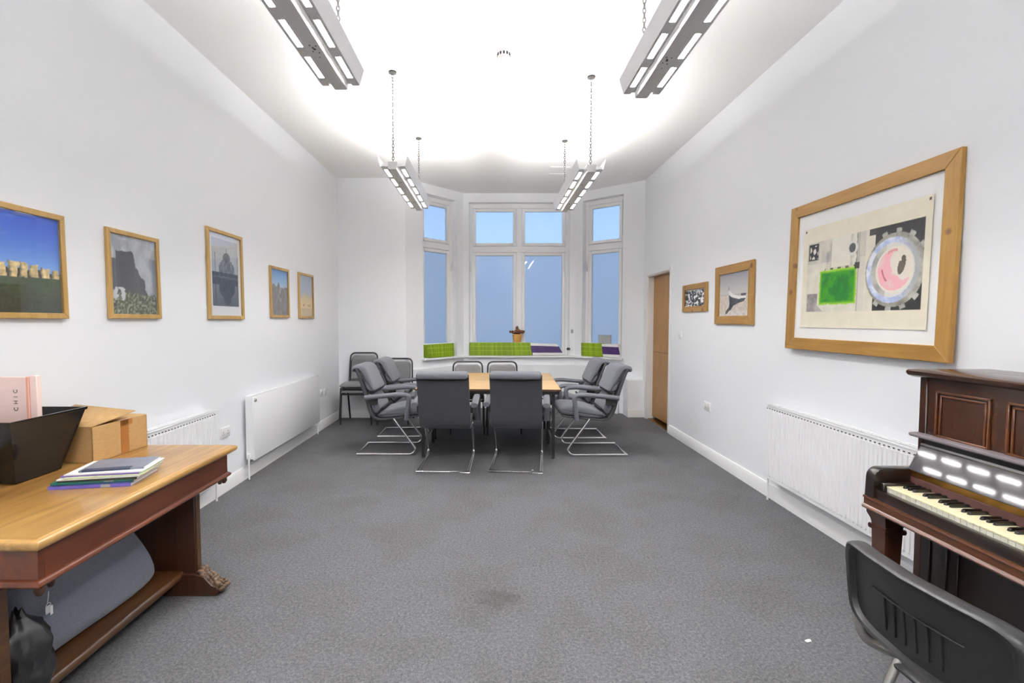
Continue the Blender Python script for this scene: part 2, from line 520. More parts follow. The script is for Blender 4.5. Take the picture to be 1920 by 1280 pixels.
def bay_wall(name, P, Q, a, b, z0, z1, ext0, ext1, label):
    L = sqrt((Q[0] - P[0]) ** 2 + (Q[1] - P[1]) ** 2)
    al = atan2(Q[1] - P[1], Q[0] - P[0])
    mb = MB()
    mb.box(-ext0, a, 0, .25, 0, HC).box(b, L + ext1, 0, .25, 0, HC)
    mb.box(a, b, 0, .25, 0, z0).box(a, b, 0, .25, z1, HC)
    o = mb.build(name, M['wall']); o.location = (P[0], P[1], 0); o.rotation_euler = (0, 0, al)
    struct(o, label, 'wall')
    return al, L
SZ, TZ = .865, 3.375
LA, LL = bay_wall('wall_bay_left', AL, BL, .327, 1.02, SZ, TZ, 0, .15, 'angled white bay wall left of the centre window')
CA, CL = bay_wall('wall_bay_center', BL, BRR, .095, 1.75, SZ, TZ, .0, .0, 'white bay wall around the wide centre window')
RA, RL = bay_wall('wall_bay_right', BRR, AR, .133, .826, SZ, TZ, .15, .1, 'angled white bay wall right of the centre window')

def window(name, P, al, a, b, cols, label, handle_side):
    w = empty(name, (P[0], P[1], 0), al, label, 'window', None, 'structure')
    y0, y1 = .11, .17
    za, zb = SZ + .005, TZ
    tz0, tz1 = 2.575, 2.675   # transom
    f = MB()
    e = .055
    f.box(a, a + e, y0, y1, za, zb, .006).box(b - e, b, y0, y1, za, zb, .006)
    f.box(a + e, b - e, y0, y1, za, za + .06, .006).box(a + e, b - e, y0, y1, zb - .075, zb, .006)
    f.box(a + e, b - e, y0 - .004, y1, tz0, tz1, .006)
    xs = [a + e + (b - a - 2 * e) * i / cols for i in range(cols + 1)]
    for x in xs[1:-1]:
        f.box(x - .045, x + .045, y0 - .003, y1, za + .06, zb - .075, .006)
    f.build('window_frame', M['upvc'], w)
    for i in range(cols):
        x0 = xs[i] + (.045 if i > 0 else 0); x1 = xs[i + 1] - (.045 if i < cols - 1 else 0)
        for (z0, z1, m, nm) in ((za + .06, tz0, 'pane_frost', 'lower'), (tz1, zb - .075, 'pane_clear', 'upper')):
            q = .055
            s = MB()
            ya, yb = y0 + .012, y1 - .01
            s.box(x0 + .004, x0 + q, ya - .02, yb, z0 + .004, z1 - .004, .008, 2).box(x1 - q, x1 - .004, ya - .02, yb, z0 + .004, z1 - .004, .008, 2)
            s.box(x0 + q, x1 - q, ya - .02, yb, z0 + .004, z0 + q, .008, 2).box(x0 + q, x1 - q, ya - .02, yb, z1 - q, z1 - .004, .008, 2)
            so = s.build('sash', M['upvc'], w)
            g = MB().box(x0 + q, x1 - q, y0 + .034, y0 + .038, z0 + q, z1 - q).build('pane', M[m], so)
            g['label'] = 'frosted lower pane' if nm == 'lower' else 'pale blue upper pane'
    hx = b - .028 if handle_side > 0 else a + .028
    MB().box(hx - .012, hx + .012, y0 - .018, y0 + .002, 2.25, 2.36, .003).box(hx - .009, hx + .009, y0 - .045, y0 - .016, 2.27, 2.29, .003).box(hx - .009, hx + .009, y0 - .05, y0 - .036, 2.27, 2.40, .004).build('window_handle', M['plastic'], w)
    return w
window('window_1', AL, LA, .327, 1.02, 1, 'narrow white window in the left side of the bay', 1)
window('window_2', BL, CA, .095, 1.75, 2, 'wide white double window in the middle of the bay', -1)
window('window_3', BRR, RA, .133, .826, 1, 'narrow white window in the right side of the bay', -1)

def off_poly(pts, d):
    """offset an open plan polyline toward the room"""
    out = []
    P = [Vector(p) for p in pts]
    for i, p in enumerate(P):
        ns = []
        if i > 0: e = (p - P[i - 1]).normalized(); ns.append(Vector((e.y, -e.x)))
        if i < len(P) - 1: e = (P[i + 1] - p).normalized(); ns.append(Vector((e.y, -e.x)))
        b = sum(ns, Vector((0, 0))).normalized()
        out.append(p + b * d / b.dot(ns[0]))
    return out
def along(P, Q, t):
    L = sqrt((Q[0] - P[0]) ** 2 + (Q[1] - P[1]) ** 2)
    return (P[0] + (Q[0] - P[0]) * t / L, P[1] + (Q[1] - P[1]) * t / L)
def strip(mb, pts, d, z0, z1, bev=0.0):
    a = [Vector(p) for p in pts]; b = off_poly(pts, d)
    poly = [(p.x, p.y) for p in a] + [(p.x, p.y) for p in reversed(b)]
    mb.prism(poly, z0, z1, 'z', 0, bev)
# sill board
mb = MB()
strip(mb, [along(AL, BL, .30), BL, BRR, along(BRR, AR, .86)], .07, SZ - .03, SZ, .006)
for P, al, a, b in ((AL, LA, .327, 1.02), (BL, CA, .095, 1.75), (BRR, RA, .133, .826)):
    mb.box(a, b, -.002, .12, SZ - .028, SZ + .004, 0, 1, 0, Matrix.Translation((P[0], P[1], 0)) @ Matrix.Rotation(al, 4, 'Z'))
struct(mb.build('trim_1', M['trim']), 'white window sill board running round the bay', 'window sill')
# low boxing under the sill
mb = MB(); strip(mb, [along(AL, BL, .02), BL, BRR, along(BRR, AR, .80)], .05, 0, .715, .004)
struct(mb.build('trim_2', M['wall']), 'low white boxing along the bay wall under the sill', 'boxing')
mb = MB(); mb.box(2.04, XR, 7.17, 7.40, 0, .56, .004)
struct(mb.build('trim_3', M['wall']), 'short white boxed ledge beside the door', 'boxing')

def skirt_prof(d=.018, h=.115):
    return [(0, 0), (d, 0), (d, h - .018), (d * .45, h), (0, h)]
# skirtings
mb = MB(); mb.prism([(XL + p[0], p[1]) for p in skirt_prof()], YR, YB, 'y')
struct(mb.build('baseboard_left', M['trim']), 'white skirting board along the left wall', 'skirting')
mb = MB(); mb.prism([(XR - p[0], p[1]) for p in skirt_prof()], YR, DY0 - .035, 'y')
struct(mb.build('baseboard_right', M['trim']), 'white skirting board along the right wall', 'skirting')
mb = MB(); mb.prism([(YB - p[0], p[1]) for p in skirt_prof()], XL + .018, AL[0] + .03, 'x')
struct(mb.build('baseboard_back', M['trim']), 'white skirting board on the flat back wall', 'skirting')
mb = MB()
pl = off_poly([along(AL, BL, .02), BL, BRR, along(BRR, AR, .80)], .05)
strip(mb, [(p.x, p.y) for p in pl], .018, 0, .115, .004)
mb.box(2.04, XR, 7.152, 7.17, 0, .115, .004)
struct(mb.build('baseboard_bay', M['trim']), 'white skirting board round the bay boxing', 'skirting')

# door in the right wall
d = empty('door_1', (XR, (DY0 + DY1) / 2, 0), -pi / 2, 'flush light oak door in the right wall', 'door', None, 'structure')
hw = (DY1 - DY0) / 2
lf = MB(); lf.box(-hw + .035, hw - .035, .085, .125, .05, 1.0 - .002, .002).box(-hw + .035, hw - .035, .085, .125, 1.0, DZ - .035, .002)
lf = lf.build('door_leaf', M['oak_leaf'], d)
fr = MB()
fr.box(-hw, -hw + .032, .0, .20, 0, DZ, .003).box(hw - .032, hw, .0, .20, 0, DZ, .003).box(-hw + .032, hw - .032, .0, .20, DZ - .032, DZ, .003)
fr.box(-hw + .032, -hw + .044, .127, .16, 0, DZ - .03).box(hw - .044, hw - .032, .127, .16, 0, DZ - .03)
fr.build('door_frame', M['trim'], d)
ar = MB()
ar.box(-hw - .01, -hw + .02, -.014, 0, 0, DZ + .03, .004).box(hw - .02, hw + .03, -.014, 0, 0, DZ + .03, .004).box(-hw + .02, hw - .02, -.014, 0, DZ - .02, DZ + .03, .004)
ar.build('architrave', M['trim'], d)
MB().box(-hw + .035, hw - .035, .02, .20, 0, .012, .003).build('threshold_strip', M['brass'], d)
MB().box(-hw, hw, .21, .25, 0, DZ).build('door_backing', M['black'], d)

# ------------------------------------------------------------------ wall fittings  (local: x right, z up, -y toward the room)
LW = lambda y, z=0.0: ((XL, y, z), pi / 2)
RW = lambda y, z=0.0: ((XR, y, z), -pi / 2)

def radiator(name, wall, y, width, z0, z1, ribs, label, flat=False, flip=1):
    (loc, rz) = wall(y)
    t = empty(name, loc, rz, label, 'radiator')
    w = width / 2; yf, yb = -.10, -.035
    p = MB()
    if flat:
        p.box(-w, w, yf, yf + .022, z0, z1, .006, 2)
    else:
        n = ribs; pw = width / n
        pts = []
        for i in range(n):
            x = -w + i * pw
            pts += [(x, yf + .010), (x + pw * .22, yf + .010), (x + pw * .36, yf), (x + pw * .86, yf), (x + pw, yf + .010)]
        pts += [(w, yf + .024), (-w, yf + .024)]
        p.prism(pts, z0 + .045, z1 - .045, 'z')
        for i in range(n):
            x = -w + (i + .61) * pw
            p.box(x - pw * .25, x + pw * .25, yf, yf + .012, z0 + .028, z0 + .047, .004)
            p.box(x - pw * .25, x + pw * .25, yf, yf + .012, z1 - .05, z1 - .04, .003)
        p.box(-w, w, yf + .006, yf + .024, z0, z1, .004)
        for i in range(n):
            x = -w + (i + .06) * pw
            p.box(x - pw * .17, x + pw * .17, yf + .003, yf + .007, z1 - .034, z1 - .028, 0, 1, 1)
    p.build('front_panel', [M['rad'], M['slot']], t)
    MB().box(-w + .02, w - .02, yb - .01, yb + .01, z0 + .02, z1 - .02, .004).build('rear_panel', M['rad'], t)
    g = MB()
    n = int(width / .028)
    for i in range(n):
        x = -w + .01 + (width - .02) * (i + .5) / n
        g.box(x - .003, x + .003, yf + .02, yb + .012, z1 - .012, z1 - .002)
    g.box(-w, w, yf + .002, yf + .020, z1 - .012, z1, .002).box(-w, w, yb, yb + .014, z1 - .012, z1, .002)
    for k in (.36, .66): g.box(-w, w, lerp(yf, yb, k) - .003, lerp(yf, yb, k) + .003, z1 - .010, z1 - .001)
    g.build('top_grille', M['rad'], t)
    for sx in (-1, 1):
        MB().box(sx * w - .003, sx * w + .003, yf + .008, yb + .012, z0 + .01, z1 - .003, .002).build('side_panel', M['rad'], t)
    for sx in (-1, 1):
        x = sx * (w + .028)
        v = MB()
        v.tube([(sx * w, -.06, z0 + .035), (x, -.06, z0 + .035)], .009, 8).lathe([(.004, -.025), (.014, -.022), (.016, .0), (.014, .03), (.004, .034)], 10, 0, (x, -.06, z0 + .04))
        v.tube([(x, -.06, z0 + .03), (x, -.06, .006)], .0075, 8)
        v.build('valve_pipe', M['rad'], t)
    for sx in (-.7, .7): MB().box(sx * w - .015, sx * w + .015, yb, -.001, z0 + .1, z1 - .1).build('wall_bracket', M['rad'], t)
    if flat:
        MB().lathe([(.003, -.012), (.013, -.011), (.015, -.002), (.015, .0)], 12, 0, (-w + .03, yf, z1 - .04), True, 'y').build('vent_cap', M['chrome_dull'], t)
    return t
radiator('radiator', LW, 3.24, 1.08, .16, .745, 34, 'white ribbed radiator on the left wall, partly behind the wooden desk')
radiator('radiator', LW, 5.205, 1.69, .17, .76, 50, 'white flat fronted radiator on the left wall below the two smallest pictures', True)
radiator('radiator', RW, 3.03, 1.56, .195, .785, 48, 'white ribbed radiator on the right wall, partly behind the piano')

def socket(name, wall, y, z, w, label, kind='socket', cat='socket'):
    loc, rz = wall(y, z)
    t = empty(name, loc, rz, label, cat)
    h = .086
    MB().box(-w / 2, w / 2, -.012, 0, -h / 2, h / 2, .004, 2).build('face_plate', M['plastic'], t)
    if kind == 'socket':
        n = 2 if w > .12 else 1
        for i in range(n):
            cx = (i - (n - 1) / 2) * .07
            MB().box(cx - .012, cx + .000, -.016, -.011, .018, .034, .001).build('rocker', M['plastic'], t)
            s = MB()
            s.box(cx - .003, cx + .003, -.0128, -.0115, .0, .009).box(cx - .014, cx - .008, -.0128, -.0115, -.018, -.012).box(cx + .008, cx + .014, -.0128, -.0115, -.018, -.012)
            s.build('pin_holes', M['slot'], t)
    elif kind == 'switch':
        MB().box(-.012, .012, -.018, -.011, -.02, .02, .002).build('rocker', M['plastic'], t)
    return t
socket('wall_socket', LW, 4.05, .505, .146, 'white double socket between the two left wall radiators')
socket('wall_socket', LW, 6.37, .485, .086, 'white single socket beyond the left radiators, nearer the viewer of a pair')
socket('wall_socket', LW, 6.52, .48, .086, 'white single socket beyond the left radiators, nearer the corner of a pair')
socket('wall_socket', RW, 5.065, .545, .146, 'white double socket low on the right wall below the small pictures')
socket('light_switch', RW, 5.83, 1.275, .086, 'white light switch on the right wall beside the door', 'switch', 'switch')
t = empty('wall_notice', RW(5.93, 1.615)[0], RW(0)[1], 'small pale notice card on the right wall between door and pictures', 'notice')
MB().box(-.06, .06, -.002, 0, -.06, .06).build('card', M['paper'], t)
t = empty('contact_sensor', (1.345, 8.0, 1.265), 0, 'tiny grey sensor on the pier right of the centre window', 'sensor')
MB().box(-.018, .018, -.015, 0, -.03, .03, .003).build('housing', M['greycard'], t)

# smoke detector
t = empty('smoke_detector', (.10, 3.80, HC), 0, 'white round smoke detector in the middle of the ceiling', 'smoke detector')
MB().lathe([(.002, 0), (.058, 0), (.058, -.018), (.05, -.024), (.002, -.024)], 24).build('base', M['plastic'], t)
MB().lathe([(.002, -.024), (.045, -.024), (.05, -.05), (.046, -.062), (.03, -.07), (.028, -.085), (.002, -.09)], 24).build('sensor_head', M['plastic'], t)
s = MB()
for i in range(12):
    a = 2 * pi * i / 12
    s.box(-.006, .006, .048, .0515, -.055, -.035, 0, 1, 0, Matrix.Rotation(a, 4, 'Z'))
s.build('vent_slots', M['slot'], t)
t = empty('ceiling_hatch', (.94, 6.78, HC), 0, 'small white access panel in the ceiling near the bay', 'access panel')
MB().box(-.11, .11, -.14, .14, -.006, 0, .002).build('panel', M['ceil'], t)
f = MB(); f.box(-.135, -.11, -.165, .165, -.012, 0, .003).box(.11, .135, -.165, .165, -.012, 0, .003).box(-.11, .11, -.165, -.14, -.012, 0, .003).box(-.11, .11, .14, .165, -.012, 0, .003)
f.build('frame', M['trim'], t)

# ------------------------------------------------------------------ pendant strip lights
def luminaire(name, x, y0, label, group):
    L = 1.54
    t = empty(name, (x, y0, 2.71), 0, label, 'pendant light', group)
    sp = MB()
    sp.prism([(-.033, 0), (.033, 0), (.041, .05), (.036, .062), (-.036, .062), (-.041, .05)], 0, L, 'y')
    so_ = sp.build('spine', M['lamp_grey'], t)
    for s in (-1, 1):
        MB().prism([(s * .0345, .004), (s * .0362, .004), (s * .0424, .05), (s * .0407, .05)] if s > 0 else [(s * .0407, .05), (s * .0424, .05), (s * .0362, .004), (s * .0345, .004)], .002, L - .002, 'y').build('lit_side_strip', M['lamp_white'], so_)  # white strip paints the tube's light onto the spine side
    for s in (-1, 1):
        w = MB()
        xi, xa, xb, xo = .048, .062, .088, .101
        z = .022
        def X(a, b): return (min(s * a, s * b), max(s * a, s * b))
        w.box(*X(xi, xa), .03, L - .03, z, z + .002)
        w.box(*X(xb, xo), 0, L, z, z + .002)
        n = 5
        gap = .085; sl = (L - (n + 1) * gap) / n
        for i in range(n + 1):
            ya = i * (sl + gap)
            w.box(*X(xa, xb), ya, ya + gap, z, z + .002)
        # inner lip up beside the spine
        w.box(*X(xi, xi + .002), .03, L - .03, z, z + .02)
        w.build('perforated_tray', [M['lamp_grey']], t)
        fl = MB()
        fl.prism([(s * xo, z), (s * (xo + .002), z), (s * .128, .105), (s * .124, .112), (s * .121, .105)] if s > 0 else
                 [(s * xo, z), (s * .121, .105), (s * .124, .112), (s * .128, .105), (s * (xo + .002), z)], 0, L, 'y')
        fl.build('side_reflector', M['lamp_side'], t)
        MB().tube([(s * .076, .03, .039), (s * .076, L - .03, .039)], .013, 12).build('fluorescent_tube', M['tube'], t)
        for ya in (.012, L - .032):
            MB().box(*X(.040, .10), ya, ya + .02, .024, .05, .002).build('lamp_holder', M['lamp_white'], t)
    # underside fixings
    for yc_ in (.40, L - .40):
        for (dx, dy, r) in ((0, 0, .007), (-.012, -.03, .004), (.012, .03, .004), (.014, -.025, .004), (-.014, .02, .004), (0, .07, .003), (-.004, -.012, .005)):
            MB().lathe([(.0005, -.0008), (r, -.0008), (r, .001), (.0005, .001)], 8, 0, (dx, yc_ + dy, 0)).build('screw_head', M['slot'], so_)
    for yy in (.035, L - .035):
        top = HC - 2.71
        MB().lathe([(.002, top), (.035, top), (.033, top - .012), (.012, top - .020), (.002, top - .022)], 20, 0, (0, yy, 0)).build('ceiling_rose', M['rose'], t)
        c = MB()
        z = top - .018; k = 0
        pitch = .026
        while z > .068:
            pts = []
            for q in range(10):
                a = 2 * pi * q / 10
                px = .0085 * cos(a); pz = z - .017 + .017 * sin(a)
                pts.append((px, yy, pz) if k % 2 == 0 else (0, yy + px, pz))
            c.tube(pts, .0031, 5, 0, None, True)
            z -= pitch; k += 1
        c.tube([(0, yy, .06), (0, yy, .085)], .004, 6)
        c.build('chain', M['chain'], t)
    return t
G = 'pendant strip lights on chains'
luminaire('pendant_strip_light', -.82, 4.10, 'far left hanging strip light, in front of the bay above the left seats', G)
luminaire('pendant_strip_light', .857, 4.18, 'far right hanging strip light, in front of the bay nearer the door', G)
luminaire('pendant_strip_light', -.82, 1.17, 'near left hanging strip light cut off by the top of the view', G)
luminaire('pendant_strip_light', .857, 1.27, 'near right hanging strip light cut off by the top of the view', G)

luminaire('pendant_strip_light', -.82, -1.72, 'added unseen hanging strip light behind the viewer on the left', G)  # unseen pair, added to light the foreground
luminaire('pendant_strip_light', .857, -1.66, 'added unseen hanging strip light behind the viewer on the right', G)  # second of the added foreground fill lights

# ------------------------------------------------------------------ framed pictures
def framed(name, wall, yc, zc, W, H, fw, depth, woodm, woodm2, label, mount, printer, nx, ny, tilt=0.0, sheet=None, group=None, bend=None, lean=0.0):
    has_glass = wall is LW
    """local origin at the frame's centre on the wall"""
    loc, rz = wall(yc, zc)
    t = empty(name, loc, rz, label, 'picture', group)
    t.rotation_euler = (tilt, 0, rz)
    w, h = W / 2, H / 2
    y0 = -depth - lean; y1 = -.002 - lean
    f = MB()
    for (a, b, c, d_, mi) in (((-w, h), (w, h), (w - fw, h - fw), (-w + fw, h - fw), 0), ((-w, -h), (-w + fw, -h + fw), (w - fw, -h + fw), (w, -h), 0),
                              ((-w, h), (-w + fw, h - fw), (-w + fw, -h + fw), (-w, -h), 1), ((w, h), (w, -h), (w - fw, -h + fw), (w - fw, h - fw), 1)):
        f.prism([a, b, c, d_], y0, y1, 'y', mi, .0025)
    f.build('frame', [woodm, woodm2], t)
    if mount:
        mo = MB().box(-w + fw - .004, w - fw + .004, y0 + .016, y0 + .02, -h + fw - .004, h - fw + .004).build('mount', M['paper'], t)
    sw, sh, sx, sz = sheet or (W - 2 * fw + .004, H - 2 * fw + .004, 0, 0)
    paint('print', sw, sh, nx, ny, printer, t, (sx, y0 + .0145, sz), bend)
    if has_glass: MB().box(-w + fw - .003, w - fw + .003, y0 + .005 , y0 + .007, -h + fw - .003, h - fw + .003).build('glass', M['pic_glass'], t)
    MB().box(-w + fw * .3, w - fw * .3, y0 + .022, y1 - .003, -h + fw * .3, h - fw * .3).build('backing_board', M['card_in'], t)
    return t

def p_stones(u, v):
    hz = .36 + .012 * fb(u, 0, 4)
    if v < hz:
        c = mixc((44, 54, 42), (84, 108, 62), sst(.0, .36, v) * .7 + .25 * fb(u, v, 14))
        n = fb(u, v, 40, 4, 3)
        return tuple(x * (1 + .25 * n) for x in mixc(c, (66, 72, 66), .35))
    top = .50 + .05 * sst(.9, .3, u) + .03 * fb(u, 0, 9, 3, 5)
    cell = u * 13 + .25 * fb(u, v, 6)
    fr = cell - floor(cell); k = floor(cell)
    hh = top - .05 * (abs(sin(k * 12.9)) )
    lint = (hh - .035 < v < hh + .01) and (int(k) % 4 in (0, 1, 2)) and .1 < u < .75
    if v < hh and (fr < .78) or (lint):
        n = fb(u, v, 30, 4, 7)
        s = .55 + .45 * sst(0, .3, fr) 
        return tuple(x * (s + .25 * n) for x in (222, 196, 140))
    if v < hh - .05 and fr >= .74:
        return (52, 50, 46)
    t = sst(hz, 1, v)
    c = mixc((128, 176, 236), (44, 88, 196), t ** .7)
    cl = sst(.15, .6, fb(u, v * 2.5, 3, 4, 11))
    return mixc(c, (150, 190, 240), .25 * cl)
def p_falls(u, v):
    n = fb(u, v, 5, 5, 2)
    c = mixc((166, 172, 180), (206, 210, 216), sst(-.3, .5, n))
    mist = .18 * fb(u, v, 3, 4, 9)
    left = .02 + .1 * (v > .6)
    edge = .80 - .62 * (v - .25) + .07 * fb(u, v, 9, 4, 4)
    if .22 < v < .80 + .03 * fb(u, 0, 8) and u > .13 and u < edge:
        c = mixc((78, 80, 86), (108, 110, 116), sst(.15, .8, u) * .5 + mist + .5 * n * .3)
    if u < .13 + .05 * fb(u, v, 8) and .3 < v < .7:
        c = mixc(c, (70, 74, 76), .8)
    if u > .82 and v < .75:
        c = mixc(c, (128, 132, 140), .7 * sst(.82, .95, u))
    if u > edge and u < .84: c = mixc(c, (198, 202, 210), .5)
    ft = .27 + .06 * fb(u, 0, 10, 3, 6)
    if v < ft:
        g = fb(u, v, 26, 4, 8)
        c = mixc((46, 52, 42), (186, 190, 170), sst(-.35, .55, g))
        c = mixc(c, (120, 128, 92), .35)
    if u < .3 and .18 < v < .34 and fb(u, v, 14, 4, 3) > -.05: c = (214, 216, 220)
    return c
def p_dome(u, v):
    def shape(U, V):   # generic domed hall with two thin towers
        d = abs(U - .55)
        if V < 0: return False
        if V < .22 and d < .30: return True
        if V < .36 and d < .20: return True
        if V < .30 and .17 < d < .27 and V < .30 - .5 * abs(d - .22): return True
        if V < .60 and d < .15 * sqrt(max(0.0, 1 - ((V - .40) / .20) ** 2)): return True
        if V < .72 and d < .012: return True
        if d > .42 and d < .45 and V < .56: return True
        return False
    n = fb(u, v, 18, 4, 1)
    H = .50
    if v > H:
        V = (v - H) / .52
        sky = mixc((186, 188, 190), (206, 207, 209), sst(.5, 1, v) + .2 * n)
        if shape(u, V): return tuple(110 + 34 * n + (26 if (int(u * 60) % 3 == 0) else 0) for _ in range(3))
        return sky
    if v > .32:
        return tuple(70 + 26 * n + 24 * (1 if .42 < v < .45 else 0) for _ in range(3))
    V = (.32 - v) / .50
    if shape(u, V): return tuple(62 + 14 * n for _ in range(3))
    return tuple(lerp(92, 126, v / .32) + 10 * n for _ in range(3))
def p_peak(u, v):
    n = fb(u, v, 8, 5, 2)
    rid = .60 + .10 * fb(u, 0, 3, 4, 3)
    pk = .74 - 1.3 * abs(u - .45)
    if v < max(rid, pk):
        c = mixc((104, 104, 106), (134, 132, 130), .5 + n)
        if abs(u - .62) < .12 and .3 < v < .62: c = mixc(c, (206, 176, 160), .5 * sst(-.2, .4, n))
        return c
    return mixc((176, 200, 224), (104, 152, 214), sst(.55, 1, v))
def p_desert(u, v):
    n = fb(u, v * 2, 4, 4, 6)
    c = mixc((222, 196, 146), (174, 186, 204), sst(.38, .62, v + .05 * n))
    if v < .2: c = mixc((206, 186, 150), (188, 170, 140), .5 + n)
    if .24 < v < .30:
        for cx in (.30, .36, .62, .70, .80):
            if abs(u - cx) < .02 + .01 * n: c = (120, 100, 84)
    return c
def p_crowd(u, v):
    n = fb(u * 1.8, v, 7, 3, 4); n2 = fb(u * 1.8, v, 22, 3, 9)
    g = 54 + 190 * sst(-.05, .38, n + .35 * n2)
    if v > .92: g = 190
    return (g, g + 1, g + 4)
def p_boat(u, v):
    n = fb(u, v, 16, 4, 3)
    c = mixc((190, 186, 184), (150, 150, 156), sst(.5, 1, v))
    if v < .48: c = mixc((206, 196, 186), (182, 172, 162), .5 + n)
    if v < .12: c = mixc((186, 180, 176), (210, 206, 204), .5 + n)
    if abs(v - .485) < .006: c = (140, 138, 140)
    # hull
    def inside(poly):
        r = False; j = len(poly) - 1
        for i in range(len(poly)):
            if (poly[i][1] > v) != (poly[j][1] > v) and u < (poly[j][0] - poly[i][0]) * (v - poly[i][1]) / (poly[j][1] - poly[i][1]) + poly[i][0]: r = not r
            j = i
        return r
    if inside([(.33, .60), (.36, .585), (.48, .50), (.70, .445), (.92, .455), (.90, .40), (.66, .385), (.46, .43), (.34, .49)]): return (228, 226, 224)
    if inside([(.33, .50), (.46, .43), (.66, .385), (.90, .40), (.84, .33), (.66, .29), (.50, .24), (.40, .13), (.33, .15), (.36, .30)]): return (62 + 22 * n, 64 + 22 * n, 68 + 22 * n)
    if .325 < u < .345 and .58 < v < .68: return (80, 80, 84)
    if abs(u - .82) < .08 and abs(v - .475) < .03: return (70, 70, 74)
    if .22 < u < .42 and .05 < v < .20 and abs((v - .05) - (u - .22) * .9) < .05: return (78, 76, 76)
    return c
def p_abstract(u, v):
    X = u * 1.03; Y = v * .70          # metres on the sheet, origin lower left
    n = fb(X, Y, 14, 5, 2); nf = fb(X, Y, 60, 3, 4)
    c = (226 + 5 * n, 218 + 5 * n, 198 + 6 * n)
    if .05 < X < .985 and .105 < Y < .595:
        if X < .585:       # left collage
            c = (214 + 12 * n, 209 + 12 * n, 194 + 12 * n)
            if Y > .44: c = mixc(c, (176, 172, 166), .5 + .8 * n)
            # dark shading and pale drum
            if .29 < X < .52 and Y > .40 + .02 * n:
                c = (224 + 6 * n, 220 + 6 * n, 206 + 6 * n)
                if X > .50 - .02 * n: c = (120, 118, 112)
            if .245 < X < .29 and Y > .40: c = mixc(c, (150, 147, 142), .55 + n)
            if .46 < X < .545 and Y > .40: c = mixc(c, (140, 138, 130), .45 + n)
            dd = sqrt((X - .475) ** 2 + ((Y - .505) * .95) ** 2)
            if dd < .028: c = (70, 70, 70)
            elif dd < .045: c = (214, 212, 204)
            # black and white tile
            if .062 < X < .165 and .465 < Y < .58:
                a, b = (X - .062) / .103, (Y - .465) / .115
                c = (34, 34, 34)
                if .10 < a < .9 and .10 < b < .9:
                    p = sin(9 * a + 5 * b) * sin(8 * b - 5 * a)
                    if p > .12: c = (214, 212, 204)
                if b < .04 or a > .97: c = (150, 148, 142)
            # grey block
            if .06 < X < .17 and .11 < Y < .235: c = (138 + 26 * n + 20 * nf, 132 + 26 * n + 20 * nf, 130 + 26 * n + 20 * nf)
            if .15 < X < .24 and .11 < Y < .17 and X - .15 < (.17 - Y) * 1.3: c = (168, 164, 158)
            # green square
            e = .006 * nf
            if .185 + e < X < .52 + e and .155 + e < Y < .385 + e:
                edge = min(X - .185, .52 - X, Y - .155, .385 - Y)
                g = mixc((12, 92, 26), (48, 122, 18), sst(.1, .95, .5 + n + .3 * nf))
                c = mixc((150, 190, 40), g, sst(.0, .028, edge + .006 * n))
            elif .23 < X < .52 and .375 < Y < .40: c = (70, 72, 60) if sin(X * 90) > .3 else (200, 196, 170)
            if .525 < X < .535: c = (170, 166, 156)
            if X > .54: c = mixc(c, (198, 194, 184), .4)
            if .50 < X < .54 and .37 < Y < .41: c = (40, 38, 36)
        else:              # right panel
            c = (38 + 8 * nf, 38 + 8 * nf, 38 + 8 * nf)
            if X < .655: c = (216 + 8 * n, 210 + 8 * n, 194 + 8 * n)
            if X < .655 and Y > .555 and X > .61: c = (46, 46, 46)
        cx, cy = .795, .335
        dx, dy = X - cx, (Y - cy) * .98
        r = sqrt(dx * dx + dy * dy); a = atan2(dy, dx)
        if X > .575:
            rim = .205
            if r < rim + .022 and r > rim - .02 and sin(a * 14) > .35 and (a > -2.4 and a < 2.2): c = (170 + 30 * n, 170 + 30 * n, 164 + 30 * n)
            if r < rim: c = (150 + 36 * n + 20 * nf, 148 + 36 * n + 20 * nf, 138 + 36 * n + 20 * nf)
            ddx = X - (cx - .012); ddy = dy
            r2 = sqrt(ddx * ddx + ddy * ddy)
            if r2 < .182: c = mixc(mixc((168, 180, 214), (222, 226, 238), .5 + 1.4 * n + .5 * nf), (150, 150, 146), .75 * sst(.0, .16, ddx))
            if r2 < .150: c = mixc((196, 194, 186), (150, 148, 144), .4 + n) if ddx < -.04 else (216, 214, 208)
            ex = X - (cx + .004); r3 = sqrt(ex * ex + ddy * ddy)
            if r3 < .128: c = (228 + 6 * n, 220 + 8 * n, 206 + 8 * n)
            # pink crescent
            rp = sqrt((ex - .062) ** 2 + (ddy - .040) ** 2)
            if r3 < .116 + .006 * n and rp > .098 + .02 * n and ddy < .095:
                c = mixc((232, 172, 180), (224, 204, 198), sst(-.25, .45, n + .3 * nf) * .8)
            if r3 < .12 and abs(rp - .150) < .005 and -.06 < ddy < .01: c = (176, 84, 96)
            if r3 < .115 and r3 > .100 and ddy > .07 and -.05 < ex < .02: c = (206, 140, 140)
            lx, ly = ex - .050, ddy - .022
            if abs(lx - .22 * ly) < .024 * sqrt(max(0, 1 - (ly / .052) ** 2)) and not (lx < -.004 and ly > .02): c = (84 + 30 * n, 76 + 30 * n, 66 + 30 * n)
    if (abs(X - .022) < .008 and abs(Y - .68) < .008) or (abs(X - 1.01) < .008 and abs(Y - .68) < .008): c = (60, 58, 54)
    return c

